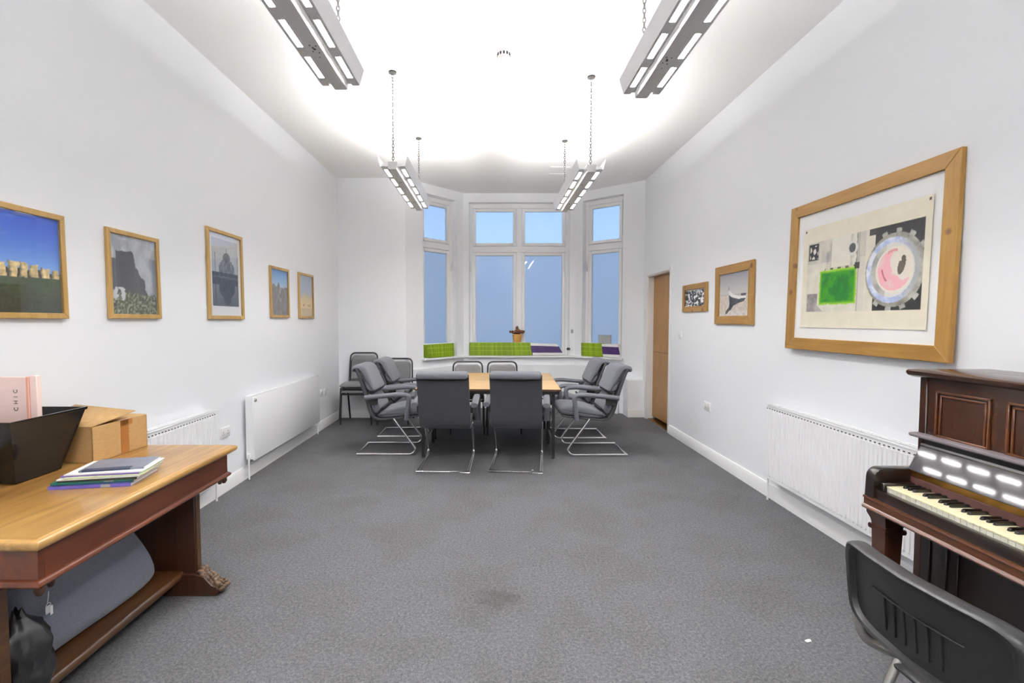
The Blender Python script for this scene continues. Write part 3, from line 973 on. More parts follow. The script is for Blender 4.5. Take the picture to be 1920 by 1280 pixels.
ash = M['ash']
GP = 'framed photographs on the left wall'
framed('framed_picture', LW, 2.18, 1.725, .76, .535, .028, .022, ash, ash, 'large colour picture of standing stones under a blue sky', False, p_stones, 150, 100, -.012)
framed('framed_picture', LW, 3.06, 1.727, .445, .535, .028, .022, ash, ash, 'thin framed grey picture of a misty cliff above foliage', False, p_falls, 90, 110, -.012)
framed('framed_picture', LW, 4.115, 1.825, .545, .735, .030, .022, ash, ash, 'tall white mounted grey picture of a domed building mirrored in water', True, p_dome, 90, 130, -.008, (.40, .555, 0, .02))
framed('framed_picture', LW, 5.155, 1.742, .455, .53, .028, .022, ash, ash, 'small picture of a mountain peak under a blue sky', False, p_peak, 70, 90, -.008)
framed('framed_picture', LW, 5.89, 1.742, .47, .54, .028, .022, ash, ash, 'small pale sandy desert picture nearest the back corner', False, p_desert, 70, 90, -.008)
framed('framed_picture', RW, 5.42, 1.70, .64, .31, .060, .024, M['pine'], M['pine_v'], 'small wide black and white crowd picture beside the door', False, p_crowd, 110, 50)
framed('framed_picture', RW, 4.555, 1.693, .71, .565, .080, .024, M['pine'], M['pine_v'], 'wide framed black and white picture of a beached boat', False, p_boat, 110, 90)
framed('framed_picture', RW, 3.022, 1.76, 1.32, 1.045, .083, .030, M['pine'], M['pine_v'], 'very large pine framed abstract collage with a green square and a cog ring', True, p_abstract, 260, 180, -.022,
       (1.03, .70, .005, -.012), None, lambda u, v: -.007 * max(0, (u - .9) / .1) ** 2 - .004 * max(0, (.08 - v) / .08) ** 2, .008)

# ------------------------------------------------------------------ books on the sill
def book_mesh(kind):
    mb = MB()
    w, dp, h = .0168, .148, .212
    if kind == 'green':
        mb.box(0, w, 0, dp, 0, h, .0012, 1, 0)
        mb.box(.0012, w - .0012, .004, dp + .0015, .0015, h + .0006, 0, 1, 1)
        mb.box(.0014, w - .0014, -.0004, .002, .075, .081, 0, 1, 2).box(.0014, w - .0014, -.0004, .002, .150, .155, 0, 1, 2)
    else:
        h = .205
        mb.box(0, w, 0, dp, 0, h, .0012, 1, 1)
        mb.box(-.0003, w + .0003, -.0004, .02, .045, .165, 0, 1, 0)
    return mb
gb = book_mesh('green').build('green_booklet', [M['lime'], M['paper'], M['lime_band']])
pb = book_mesh('purple').build('purple_booklet', [M['purple'], M['paper']])
used = {'g': False, 'p': False}
def put_book(kind, P, al, x, y, lean, label, group):
    src = gb if kind == 'g' else pb
    o = src
    if used[kind]:
        o = src.copy(); COL.objects.link(o)
    used[kind] = True
    tag(o, label, 'booklet', group)
    c, s = cos(al), sin(al)
    w = .0168
    dz = 0.0
    dzz = w * abs(sin(lean)) if lean > 0 else 0.0
    o.location = (P[0] + c * x - s * y, P[1] + s * x + c * y, SZ + .005 + dz)
    o.rotation_euler = (0, lean, al)
def row(kind, P, al, x0, n, y, leanf, label, group):
    x = x0
    for i in range(n):
        l = leanf(i / max(1, n - 1))
        put_book(kind, P, al, x, y + random.uniform(-.004, .004), l, label, group)
        x += .0174 / max(.5, cos(l))
    return x
row('g', AL, LA, .385, 30, -.055, lambda t: -R(lerp(13, 2, min(1, t * 1.6))), 'lime green booklet in the row on the left side sill', 'green booklets on the left sill')
xe = row('g', BL, CA, .105, 59, -.05, lambda t: -R(lerp(0.5, 9, t ** 2)), 'lime green booklet in the row on the centre sill', 'green booklets on the centre sill')
row('p', BL, CA, xe + .012, 27, -.05, lambda t: -R(lerp(16, 30, t)), 'white and purple spined booklet leaning on the centre sill', 'purple booklets on the centre sill')
xe = row('g', BRR, RA, .150, 22, -.05, lambda t: -R(lerp(1, 5, t)), 'lime green booklet in the row on the right side sill', 'green booklets on the right sill')
row('p', BRR, RA, xe + .008, 16, -.05, lambda t: -R(lerp(8, 13, t)), 'white and purple spined booklet on the right side sill', 'purple booklets on the right sill')

# dried flower pot on the green booklets
zt = SZ + .005 + .212
t = empty('dried_flower_pot', (.44, 8.02, zt), 0, 'small straw pot of dried red brown flowers on the centre sill booklets', 'flower pot')
MB().lathe([(.002, 0), (.055, 0), (.068, .04), (.078, .11), (.082, .135), (.074, .137), (.066, .10), (.002, .09)], 20).build('pot', M['wicker'], t)
f = MB()
for i in range(70):
    a = random.uniform(0, 2 * pi); r = random.uniform(0, .12); h = .165 + random.uniform(-.03, .095) * (1 - r / .15)
    f.ball((r * cos(a), r * sin(a) * .7, h), random.uniform(.014, .024), 7, 0, (1, 1, .75))
for i in range(10):
    a = 2 * pi * i / 10
    f.tube([(.02 * cos(a), .02 * sin(a), .09), (.06 * cos(a), .05 * sin(a), .16)], .003, 5)
f.build('dried_flowers', M['leaf_brown'], t)
# ornament at the right end of the centre sill
t = empty('ornament', (1.285, 7.985, SZ + .005), 0, 'tiny black and white ornament at the right end of the centre sill', 'ornament')
MB().lathe([(.002, 0), (.026, 0), (.028, .01), (.020, .03), (.024, .06), (.014, .085), (.002, .09)], 14).build('body', M['plastic'], t)
MB().ball((0, 0, .105), .028, 12, 0, (1.15, 1, .85)).build('head', M['black'], t)
# grey card box behind the right sill booklets
c, s = cos(RA), sin(RA)
t = empty('grey_box', (BRR[0] + c * .50 - s * .085, BRR[1] + s * .50 + c * .085, SZ + .005), RA, 'grey box standing behind the booklets against the right pane', 'box')
MB().box(-.11, .11, -.012, .012, 0, .345, .003).build('card_body', M['greycard'], t)

# ------------------------------------------------------------------ cantilever armchairs  (local x forward)
def make_cantilever():
    t = empty('cantilever_armchair')
    path = fillet([(.42, .235, .395), (.665, .235, .055), (.60, .235, .012)], .05, 4)
    side = [(.40, .395), (.44, .385)]
    P = [(.40, .398)] + [(.605, .115), (.628, .075), (.628, .050), (.612, .028), (.585, .015), (.56, .0122), (.0, .0122)]
    L = [(x, .245, z) for x, z in P]
    Rr = [(x, -.245, z) for x, z in reversed(P)]
    b = MB()
    b.tube(L + Rr, .0135, 12, 0, .0120)
    b.build('chrome_frame', M['chrome'], t)
    # upholstered shell behind and below
    outer = [(-.015, .935), (.035, .80), (.085, .64), (.120, .50), (.145, .435), (.185, .390), (.245, .372), (.40, .385), (.66, .415), (.69, .425)]
    inner = [(.69, .437), (.66, .432), (.40, .405), (.255, .395), (.205, .412), (.172, .450), (.148, .51), (.113, .65), (.062, .81), (.012, .94)]
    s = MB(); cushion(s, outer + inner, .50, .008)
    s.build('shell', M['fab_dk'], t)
    seat = smooth_poly([(.215, .425), (.26, .398), (.45, .408), (.66, .436), (.722, .452), (.735, .495), (.705, .530), (.60, .537), (.45, .520), (.30, .480), (.235, .452)], 2)
    s = MB(); cushion(s, seat, .485, .03)
    s.build('seat_cushion', M['fab'], t)
    lum = smooth_poly([(.175, .455), (.150, .53), (.122, .645), (.130, .672), (.150, .672), (.205, .600), (.255, .515), (.245, .475), (.21, .44)], 2)
    s = MB(); cushion(s, lum, .455, .025)
    s.build('lower_back_cushion', M['fab'], t)
    up = smooth_poly([(.112, .695), (.075, .80), (.020, .918), (-.030, .892), (-.056, .905), (-.056, .945), (-.020, .968), (.050, .968), (.105, .940), (.145, .85), (.180, .77), (.205, .712), (.200, .690), (.170, .683)], 2)
    s = MB(); cushion(s, up, .485, .03)
    s.build('headrest_cushion', M['fab'], t)
    MB().box(.125, .192, -.232, .232, .669, .688, .003).build('back_gap_shade', M['black'], t)  # black box painting the shade in the gap below the headrest
    sm = MB(); sm.prism([(.190, .420), (.200, .408), (.290, .505), (.278, .520)], -.236, .236, 'y'); sm.build('seat_crease_shade', M['black'], t)  # black strip painting the dark crease between seat and back
    sm = MB(); sm.tube([(.000 + .008 * (1 - (y / .23) ** 2), y, .893 - .016 * (1 - (y / .23) ** 2)) for y in [-.232 + .0464 * i for i in range(11)]], .006, 6); sm.build('lip_crease_shade', M['black'], t)  # black tube painting the crease shade under the rear lip
    for sy in (-1, 1):
        p = fillet([(.105, sy * .292, .628), (.46, sy * .292, .664), (.575, sy * .292, .654), (.565, sy * .292, .56), (.545, sy * .292, .392)], .085, 7)
        a = MB().tube(p, .034, 12, 0, .025, False, (0, 0, 1))
        a.build('armrest', M['fab'], t)
        MB().box(.135, .235, sy * .262 - .012, sy * .262 + .012, .550, .622, .004).build('arm_bracket', M['black'], t)
        MB().box(.50, .57, sy * .256 - .012, sy * .256 + .012, .40, .44, .003).build('arm_bracket', M['black'], t)
    return t
proto = make_cantilever()
tag(proto, None, 'armchair')
G = 'grey cantilever armchairs round the table'
spots = [
    ((-.455, 4.54, 0), 87.5, 'grey cantilever armchair with its back to the viewer, left of the front pair'),
    ((.235, 4.54, 0), 83.5, 'grey cantilever armchair with its back to the viewer, right of the front pair'),
    ((-1.44, 5.39, 0), 0, 'grey cantilever armchair on the left of the table, nearer the viewer'),
    ((-1.40, 6.18, 0), 0, 'grey cantilever armchair on the left of the table, nearer the window'),
    ((1.455, 5.36, 0), 180, 'grey cantilever armchair on the right of the table, nearer the viewer'),
    ((1.40, 6.10, 0), 180, 'grey cantilever armchair on the right of the table, nearer the window'),
]
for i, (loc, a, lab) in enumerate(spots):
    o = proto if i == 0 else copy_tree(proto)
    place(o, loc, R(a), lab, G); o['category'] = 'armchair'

# ------------------------------------------------------------------ stacking chairs (local x forward)
def make_stacker():
    t = empty('stacking_chair')
    hw = .205
    for sy in (-1, 1):
        MB().tube([(.205, sy * hw, .425), (.235, sy * (hw + .01), .004)], .0125, 8).build('front_leg', M['blackmetal'], t)
        MB().tube([(-.10, sy * hw, .425), (-.24, sy * (hw + .01), .004)], .0125, 8).build('rear_leg', M['blackmetal'], t)
    f = MB()
    f.tube(fillet([(-.20, -hw, .42), (.21, -hw, .425), (.21, hw, .425), (-.20, hw, .42)], .03, 4), .0125, 8)
    f.tube([(-.20, -hw, .42), (-.20, hw, .42)], .0125, 8)
    f.build('seat_frame', M['blackmetal'], t)
    h = MB()
    h.tube(fillet([(-.16, -hw, .425), (-.205, -hw, .50), (-.275, -hw + .01, .885), (-.275, hw - .01, .885), (-.205, hw, .50), (-.16, hw, .425)], .075, 7), .011, 8)
    h.build('back_hoop', M['blackmetal'], t)
    s = MB(); cushion(s, smooth_poly([(-.195, .440), (-.195, .475), (-.10, .488), (.10, .492), (.215, .485), (.245, .462), (.235, .440)], 2), .43, .02)
    s.build('seat_cushion', M['fab_st'], t)
    b = MB()
    # rounded-corner back pad, tilted like the hoop
    w = .178
    out = [(-w, .505), (w, .505), (w, .775)] + [(w - .06 + .06 * cos(R(a)), .785 + .06 * sin(R(a))) for a in (15, 30, 45, 60, 75, 90)] + [(-(w - .06) + .06 * cos(R(a)), .785 + .06 * sin(R(a))) for a in (90, 105, 120, 135, 150, 165)] + [(-w, .775)]
    def pad(d): return [(-.205 - (z - .5) * .182 + d, y, z) for y, z in out]
    def pads(d, i): return [(-.205 - (z - .5) * .182 + d, y, z) for y, z in inset_poly(out, i)]
    b.loft([pads(-.018, .012), pad(-.012), pad(.012), pads(.026, .014)], 0, True, True, False)
    b.build('back_pad', M['fab_st'], t)
    return t
st = make_stacker()
tag(st, None, 'chair')
for i, (loc, a, lab) in enumerate([
    ((-1.862, 6.86, 0), -90, 'grey black framed stacking chair in the back left corner, lower of its stack'),
    ((-1.862, 6.835, .085), -90, 'grey black framed stacking chair in the back left corner, upper of its stack'),
    ((-1.355, 6.86, 0), -90, 'grey black framed stacking chair by the back wall behind the left armchairs'),
    ((-.302, 6.30, 0), -88, 'grey black framed stacking chair at the far side of the table, left of two'),
    ((.167, 6.30, 0), -88, 'grey black framed stacking chair at the far side of the table, right of two')]):
    o = st if i == 0 else copy_tree(st)
    place(o, loc, R(a), lab, 'black framed grey stacking chairs'); o['category'] = 'chair'

# ------------------------------------------------------------------ folding tables
def make_table():
    t = empty('folding_table')
    W, D, H = 1.52, .775, .738
    tp = MB().box(-W / 2, W / 2, -D / 2, D / 2, H - .022, H - .001, .003, 1, 1).box(-W / 2 + .004, W / 2 - .004, -D / 2 + .004, D / 2 - .004, H - .002, H, 0, 1, 0)
    tp.build('tabletop', [M['beech'], M['beech_edge']], t)
    f = MB(); y = D / 2 - .03; x = W / 2 - .03
    f.box(-x, x, -y - .012, -y + .012, H - .055, H - .022, .002).box(-x, x, y - .012, y + .012, H - .055, H - .022, .002)
    f.box(-x - .012, -x + .012, -y, y, H - .055, H - .022, .002).box(x - .012, x + .012, -y, y, H - .055, H - .022, .002)
    f.build('frame', M['blackmetal'], t)
    for sx in (-1, 1):
        for sy in (-1, 1):
            lg = MB().box(sx * .685 - .015, sx * .685 + .015, sy * .31 - .015, sy * .31 + .015, .015, H - .06, .002)
            lg = lg.build('leg', M['blackmetal'], t)
            MB().lathe([(.003, 0), (.019, 0), (.019, .015), (.012, .022), (.003, .022)], 10, 0, (sx * .685, sy * .31, 0)).build('foot', M['black'], lg)
        MB().tube([(sx * .685, -.31, .16), (sx * .685, .31, .16)], .010, 8).build('leg_crossbar', M['blackmetal'], t)
        MB().tube([(sx * .685, 0, .42), (sx * .36, 0, .68)], .008, 6).tube([(sx * .685, -.31, .42), (sx * .685, .31, .42)], .008, 6).build('folding_brace', M['blackmetal'], t)
    return t
ft = make_table()
tag(ft, 'beech topped folding table with black legs, nearer of the two pushed together', 'table', 'folding tables')
place(ft, (-.015, 5.36, 0), R(-2.6))
o = copy_tree(ft)
place(o, (.020, 6.137, 0), R(-2.6), 'beech topped folding table with black legs, farther of the two pushed together')

# ------------------------------------------------------------------ old wooden desk
t = empty('wooden_desk', (-1.80, 2.045, 0), 0, 'old golden topped wooden desk with carved feet by the left wall', 'desk')
HX, HY = .405, .585            # half sizes
def slab_prof():
    return [(0, .735), (.0, .745), (.012, .749), (.020, .757), (.020, .765), (.012, .770), (0, .770)]
tp = MB()
rings = []
for off, z in ((-.022, .728), (-.020, .736), (-.004, .738), (.002, .746), (.002, .758), (-.004, .766), (-.014, .768), (-.016, .770)):
    x, y = HX + off, HY + off
    rings.append([(-x, -y, z), (x, -y, z), (x, y, z), (-x, y, z)])
tp.loft(rings, 0, True, True, False)
tp.build('desk_top', M['desktop'], t)
ap = MB(); ax, ay = HX - .035, HY - .035
for (x0, x1, y0, y1) in ((-ax, ax, -ay, -ay + .022), (-ax, ax, ay - .022, ay), (-ax, -ax + .022, -ay + .022, ay - .022), (ax - .022, ax, -ay + .022, ay - .022)):
    ap.box(x0, x1, y0, y1, .625, .730, .001)
ap.build('apron', M['mahog'], t)
md = MB()
rings = []
for off, z in ((.0, .604), (.010, .606), (.014, .612), (.012, .620), (.004, .627), (-.004, .629)):
    rings.append([(-ax - off, -ay - off, z), (ax + off, -ay - off, z), (ax + off, ay + off, z), (-ax - off, ay + off, z)])
md.loft(rings, 0, True, True, False)
md.build('apron_moulding', M['mahog'], t)
for sy in (-1, 1):
    MB().lathe([(.002, -.034), (.008, -.033), (.016, -.020), (.014, -.006), (.020, 0)], 12, 0, (ax - .012, sy * (ay - .015), .604)).lathe([(.002, -.026), (.008, -.025), (.012, -.012), (.014, 0)], 12, 0, (ax - .012, sy * (ay - .055), .604)).build('corner_pendant', M['mahog_x'], t)
for sy in (-1, 1):
    yc = .475 if sy > 0 else -.548
    MB().box(-.245, .245, yc - .022, yc + .022, .115, .606, .004).build('trestle_panel', M['mahog_x'], t)
    for sx in (-1, 1):
        MB().box(sx * .247 - .004, sx * .247 + .004, yc - .018, yc + .018, .12, .60, .002).build('panel_edging', M['shelfwood'], t)
    ft_ = MB()
    prof = [(-.255, .118), (-.30, .105), (-.345, .060), (-.375, .052), (-.385, .030), (-.38, .004), (-.30, .0), (.30, .0), (.36, .004), (.372, .030), (.362, .052), (.335, .060), (.295, .105), (.25, .118)]
    ft_.prism(prof, yc - .04, yc + .04, 'y', 0, .004)
    ftp = ft_.build('trestle_foot', M['mahog_x'], t)
    for sx in (-1, 1):
        cv = MB()
        for i in range(14):
            u = i / 13
            x = sx * lerp(.255, .375, u); z = lerp(.122, .058, sst(.1, .8, u)) + .006 * sin(u * 16)
            for k in (-1, 0, 1):
                cv.ball((x, yc + k * .025, z - .004 * abs(k)), .013 + .004 * sin(u * 11 + k), 8)
        for k in (-1.2, -.4, .4, 1.2):
            cv.ball((sx * .380, yc + k * .024, .036), .014, 8, 0, (1.3, .8, 1))
        cv.build('carved_paw', M['carved'], ftp)
stp = MB(); 
stp.prism([(-.10, .085), (.165, .085), (.176, .090), (.181, .099), (.181, .112), (.176, .122), (.165, .128), (-.10, .128)], -.528, .455, 'y', 0)
stp.build('stretcher_shelf', M['shelfwood'], t)

# things under the desk
t = empty('soft_bag', (-1.752, 2.07, .128), 0, 'blue grey soft laptop bag standing on the shelf under the desk', 'bag')
bag = smooth_poly([(-.37, .03), (-.30, .0), (.27, .0), (.345, .02), (.362, .09), (.315, .20), (.215, .36), (.14, .43), (-.24, .44), (-.36, .40), (-.385, .20)], 2)
b = MB()
lean = .06
rings = []
for k in range(9):
    a = -pi / 2 + pi * k / 8
    x = .062 * sin(a); ins = .05 * (1 - cos(a)) 
    pp = inset_poly(bag, ins) if ins > 1e-4 else bag
    rings.append([(x - lean * max(0, p[1]) / .45 + .012 * sin(p[0] * 9) * (1 if x > 0 else 0), p[0], p[1]) for p in pp])
b.loft(rings, 0, True, True, True)
body = b.build('bag_body', M['bag'], t)
zp = MB()
seam = inset_poly(bag, .035)
zp.tube([(.052 - lean * max(0, p[1]) / .45 + .012 * sin(p[0] * 9), p[0], p[1]) for p in seam], .003, 6, 0, None, True)
zp.build('piping', M['black'], t)
MB().box(.046, .056, -.255, -.225, .30, .44, .003).box(.036, .050, .10, .13, .36, .445, .003).build('strap', M['black'], t)
kt = MB()
kt.tube([(.060, -.262, .285 + .0), (.064, -.270, .26), (.064, -.274, .245)], .0015, 5)
ring = [(.066, -.272 + .010 * cos(a), .236 + .010 * sin(a)) for a in [2 * pi * i / 10 for i in range(10)]]
kt.tube(ring, .0015, 5, 0, None, True)
kt.box(.063, .067, -.284, -.264, .205, .236, .002).box(.068, .072, -.270, -.258, .196, .232, .002)
kt.build('zip_pull_key', M['steel'], t)

t = empty('plastic_bin_bag', (-1.655, 1.645, .128), 0, 'crumpled black plastic bag at the near end of the desk shelf', 'plastic bag')
b = MB()
rings = []
for j in range(21):
    v = j / 20
    z = .30 * v
    rad = .098 * (sin(pi * min(1, .22 + v * .72)) ** .6) * (1 if v < .8 else lerp(1, .42, (v - .8) / .2))
    rings.append([])
    for i in range(44):
        a = 2 * pi * i / 44
        k = 1 + .22 * noise.noise(Vector((cos(a) * 2.2, sin(a) * 2.2, v * 4))) + .10 * noise.noise(Vector((cos(a) * 5, sin(a) * 5, v * 10)))
        rings[-1].append((rad * k * cos(a) * .85, rad * k * sin(a), z + (.02 * sin(a * 3) if j == 20 else 0)))
b.loft(rings, 0, True, True, True)
b.build('bag_film', M['binbag'], t)

# things on the desk
Zd = .7705
t = empty('waste_bin', (-2.05, 2.075, Zd), 0, 'black flared plastic bin on the wooden desk', 'bin')
b = MB()
def rect(x, y, z, cx=0): return [(cx - x, -y, z), (cx + x, -y, z), (cx + x, y, z), (cx - x, y, z)]
b.loft([rect(.09, .105, .004), rect(.15, .180, .270), rect(.147, .177, .270), rect(.088, .103, .008)], 0, True, True, False)
b.build('bin_body', M['bin'], t)
r = MB(); r.loft([rect(.1515, .1815, .262), rect(.1545, .1845, .266), rect(.1545, .1845, .2745), rect(.146, .176, .2745)], 0, True, False, False)
r.build('rim', M['bin'], t)
t = empty('pink_card_folder', (-2.062, 2.085, .790), R(4), 'pale pink card carrier with grey lettering standing in the black bin', 'carrier')
MB().box(-.080, .055, -.012, .012, 0, .415, .002).build('front_panel', M['pink'], t)
MB().box(.055, .068, -.014, .012, 0, .416, .002).build('fold', M['pink_dk'], t)
MB().box(.068, .098, -.010, .014, 0, .420, .002).build('gusset', M['pink'], t)
def text_mesh(txt, size, parent, loc, rot, m, name='lettering', spacing=1.0):
    cu = bpy.data.curves.new(name, 'FONT'); cu.body = txt; cu.size = size; cu.extrude = .0003; cu.space_character = spacing
    cu.align_x = 'CENTER'; cu.align_y = 'CENTER'
    o = bpy.data.objects.new(name, cu); COL.objects.link(o)
    bpy.context.view_layer.update()
    me = bpy.data.meshes.new_from_object(o.evaluated_get(bpy.context.evaluated_depsgraph_get()))
    bpy.data.objects.remove(o)
    me.materials.clear(); me.materials.append(m)
    n = bpy.data.objects.new(name, me); COL.objects.link(n)
    n.location = loc; n.rotation_euler = rot; n.parent = parent
    return n
text_mesh('CHIC', .024, t, (.014, -.0135, .315), (R(90), R(-90), 0), M['ink'], 'lettering', 2.0)
t = empty('bulldog_clip', (-2.02, 1.905, Zd + .262), 0, 'small black clip on the near edge of the black bin', 'clip')
MB().box(-.030, .026, -.012, .012, -.004, .022, .004).tube([(-.025, 0, .02), (-.018, 0, .030), (.018, 0, .030), (.022, 0, .02)], .003, 6).build('clip_body', M['black'], t)

# cardboard box
t = empty('cardboard_box', (-2.035, 2.442, Zd), R(-5), 'open brown cardboard box sealed with tape on the desk', 'box')
b = MB(); w, dd_, h = .165, .163, .172
b.box(-w, w, -dd_, -dd_ + .004, 0, h, 0).box(-w, w, dd_ - .004, dd_, 0, h, 0).box(-w, -w + .004, -dd_, dd_, 0, h, 0).box(w - .004, w, -dd_, dd_, 0, h, 0).box(-w, w, -dd_, dd_, 0, .004)
b.build('box_body', M['card'], t)
def flap(pts, nm='flap'):
    f = MB(); f.quad(*pts); o = f.build(nm, M['card'], t)
    md = o.modifiers.new('thick', 'SOLIDIFY'); md.thickness = .004; md.offset = 0
    return o
flap([(-w, -dd_ + .002, h + .002), (w - .002, -dd_ + .002, h + .002), (w - .008, .10, h + .032), (-w, .08, h + .062)])
flap([(-w, dd_ - .002, h + .002), (w - .004, dd_ - .002, h + .002), (w - .012, .05, h - .02), (-w, .05, h - .02)])
flap([(-w + .002, -dd_ + .01, h), (-w + .002, dd_ - .01, h), (-w + .012, dd_ - .02, h - .10), (-w + .012, -dd_ + .02, h - .10)])
flap([(w - .002, -dd_ + .012, h), (w - .002, dd_ - .012, h), (w - .05, dd_ - .03, h - .10), (w - .05, -dd_ + .03, h - .10)])
MB().box(w - .0005, w + .001, -.005, .045, .002, h, 0).box(w - .0005, w + .001, -.005, .068, h - .028, h, 0).box(w - .02, w + .001, -.005, .068, h - .001, h + .0006, 0).build('parcel_tape', M['tape'], t)

# pile of magazines, bottom one first
mags = [  # colour of spine/cover, thickness, dx, dy, rot, w, d, label
    (rgb(96, 84, 168), .014, .000, .000, 0.0, .300, .212, 'violet spined magazine at the bottom of the desk pile'),
    (rgb(20, 66, 96), .006, .006, .004, 1.0, .298, .212, 'dark blue magazine on the violet one in the desk pile'),
    (rgb(20, 96, 84), .006, .004, .006, 2.0, .298, .212, 'teal green magazine low in the desk pile'),
    (rgb(28, 38, 32), .007, .022, .010, 0.5, .290, .210, 'blackish green magazine in the middle of the desk pile'),
    (rgb(214, 214, 210), .005, .020, .012, 3.0, .297, .210, 'white magazine above the blackish one in the desk pile'),
    (rgb(202, 214, 170), .004, .034, .016, 4.0, .280, .205, 'pale green edged white magazine in the desk pile'),
    (rgb(112, 84, 156), .005, .022, .020, 1.0, .285, .200, 'purple and white magazine just below the top of the desk pile'),
    (rgb(222, 222, 220), .004, .030, .024, 2.0, .285, .200, 'thin white magazine under the topmost one of the desk pile'),
    (rgb(96, 102, 116), .007, .038, .040, 5.0, .235, .172, 'slate grey topmost magazine of the desk pile'),
]
z = Zd
for i, (c, th_, dx, dy, rot, w, d_, lab) in enumerate(mags):
    t = empty('magazine', (-1.640 + dx, 2.035 + dy, z), R(9 + rot), lab, 'magazine', 'magazines piled on the desk')
    cm = noisy('magazine_cover_%d' % i, c, tuple(min(1, x * 1.35 + .01) for x in c[:3]) + (1,), 14, .3, (1, 1, 1), 3)
    cv = MB()
    cv.box(-w / 2, w / 2, -d_ / 2, -d_ / 2 + .0015, 0, th_).box(-w / 2, w / 2, -d_ / 2, d_ / 2, 0, .0008).box(-w / 2, w / 2, -d_ / 2, d_ / 2, th_ - .0008, th_)
    cv.build('cover', cm, t)
    MB().box(-w / 2 + .001, w / 2 - .001, -d_ / 2 + .0015, d_ / 2 - .001, .0008, th_ - .0008).build('pages', M['paper'], t)
    if i == 8:
        MB().box(-w / 2 + .01, w / 2 - .05, -d_ / 2 - .0002, -d_ / 2 + .03, .001, th_ + .0003).build('printed_band', mat('navy_print', rgb(30, 40, 66), .4), t)
    if i in (0, 2):
        MB().box(.04, .075, -d_ / 2 - .0003, -d_ / 2 + .001, .001, th_ - .001).build('spine_label', M['greycard'], t)
    z += th_ + .0002

# ------------------------------------------------------------------ upright piano  (local x along the wall, -y toward the room)
t = empty('upright_piano', (2.268, 1.50, 0), -pi / 2, 'dark mahogany upright piano with its lid open against the right wall', 'piano')
HL = .665; YF = -.338; YK = -.568
PD, PM, PX = M['piano_dark'], M['piano'], M['piano_x']
for s in (-1, 1):
    MB().box(min(s * (HL - .036), s * HL), max(s * (HL - .036), s * HL), YF, -.005, .0, 1.195, .003).build('side_panel', PM, t)
MB().box(-HL + .036, HL - .036, -.03, -.006, .05, 1.195).build('back_panel', PD, t)
MB().prism([(YF - .005, 1.194), (YF - .030, 1.203), (YF - .038, 1.213), (YF - .038, 1.222), (YF - .030, 1.228), (-.165, 1.228), (-.165, 1.194)], -HL - .03, HL + .03, 'x').build('lid_front', PM, t)
MB().prism([(-.162, 1.194), (-.162, 1.228), (.0, 1.228), (.0, 1.194)], -HL - .03, HL + .03, 'x').build('lid_back', PM, t)
up = MB().box(-HL + .036, HL - .036, YF + .006, YF + .03, .945, 1.194).build('upper_panel', PM, t)
# three moulded fields
for x0, x1 in ((-.585, -.355), (-.295, .295), (.355, .585)):
    f = MB()
    z0, z1 = .90, 1.145
    for k, (ins, pr) in enumerate(((0, .010), (.016, .006))):
        a, b, c_, d_ = x0 + ins, x1 - ins, z0 + ins, z1 - ins
        tk = .009
        y = YF + .006
        f.box(a, b, y - pr, y, d_ - tk, d_, .002).box(a, b, y - pr, y, max(.946, c_), max(.946, c_) + tk, .002)
        f.box(a, a + tk, y - pr, y, max(.946, c_), d_, .002).box(b - tk, b, y - pr, y, max(.946, c_), d_, .002)
    f.build('panel_moulding', PX, up)
MB().prism([(YF + .03, .930), (YF - .036, .930), (YF - .042, .936), (YF - .042, .943), (YF - .034, .947), (YF + .03, .947)], -HL + .0, HL - .0, 'x').build('music_ledge', M['ledge'], t)
fbd = MB(); fbd.prism([(YF - .014, .906), (YF - .024, .908), (YF - .029, .900)] + [(YF - .078 + sum(.0051 / math.tan(R(62.9 + 1.2 * j / 20)) for j in range(k)), .792 + .0051 * k) for k in range(20, -1, -1)] + [(YF - .066, .786), (YF - .034, .82), (YF - .012, .88)], -HL + .045, HL - .045, 'x', 0, 0, 1, True)
fbd.build('fallboard', M['blackgloss'], t)
MB().box(-HL + .045, HL - .045, YF - .012, YF + .04, .74, .93).build('inner_case', M['black'], t)
MB().prism([(YF - .072, .788), (YF - .064, .788), (YF - .058, .760), (YF - .066, .760)], -HL + .05, HL - .05, 'x').build('brass_hinge', M['brass'], t)
MB().box(-HL + .05, HL - .05, YF - .070, YF - .02, .726, .760, .002).build('name_rail', M['felt'], t)
for s in (-1, 1):
    pr = [(YF, .600), (YK, .600), (YK - .004, .64), (YK, .745)] + [(YK + .045 + .045 * cos(R(a)), .748 + .045 * sin(R(a))) for a in (180, 160, 140, 120, 105, 90)] + [(YF, .793)]
    MB().prism(pr, min(s * (HL - .05), s * HL), max(s * (HL - .05), s * HL), 'x', 0, .004, 2).build('key_cheek', PD, t)
    MB().box(min(s * (HL - .075), s * (HL - .05)), max(s * (HL - .075), s * (HL - .05)), -.545, -.40, .66, .735, .003).build('key_block', PD, t)
MB().box(-HL, HL, YK + .03, YF, .600, .665, .003).build('key_bed', PD, t)
MB().box(-HL + .05, HL - .05, YK + .004, -.534, .655, .702, .004, 2).build('key_slip', PD, t)
rl = MB().prism([(YK + .03, .604), (YK - .010, .604), (YK - .014, .610), (YK - .010, .618), (YK - .004, .622), (YK - .004, .648), (YK - .010, .652), (YK - .008, .660), (YK + .03, .662)], -HL, HL, 'x')
rl.build('front_rail', PX, t)
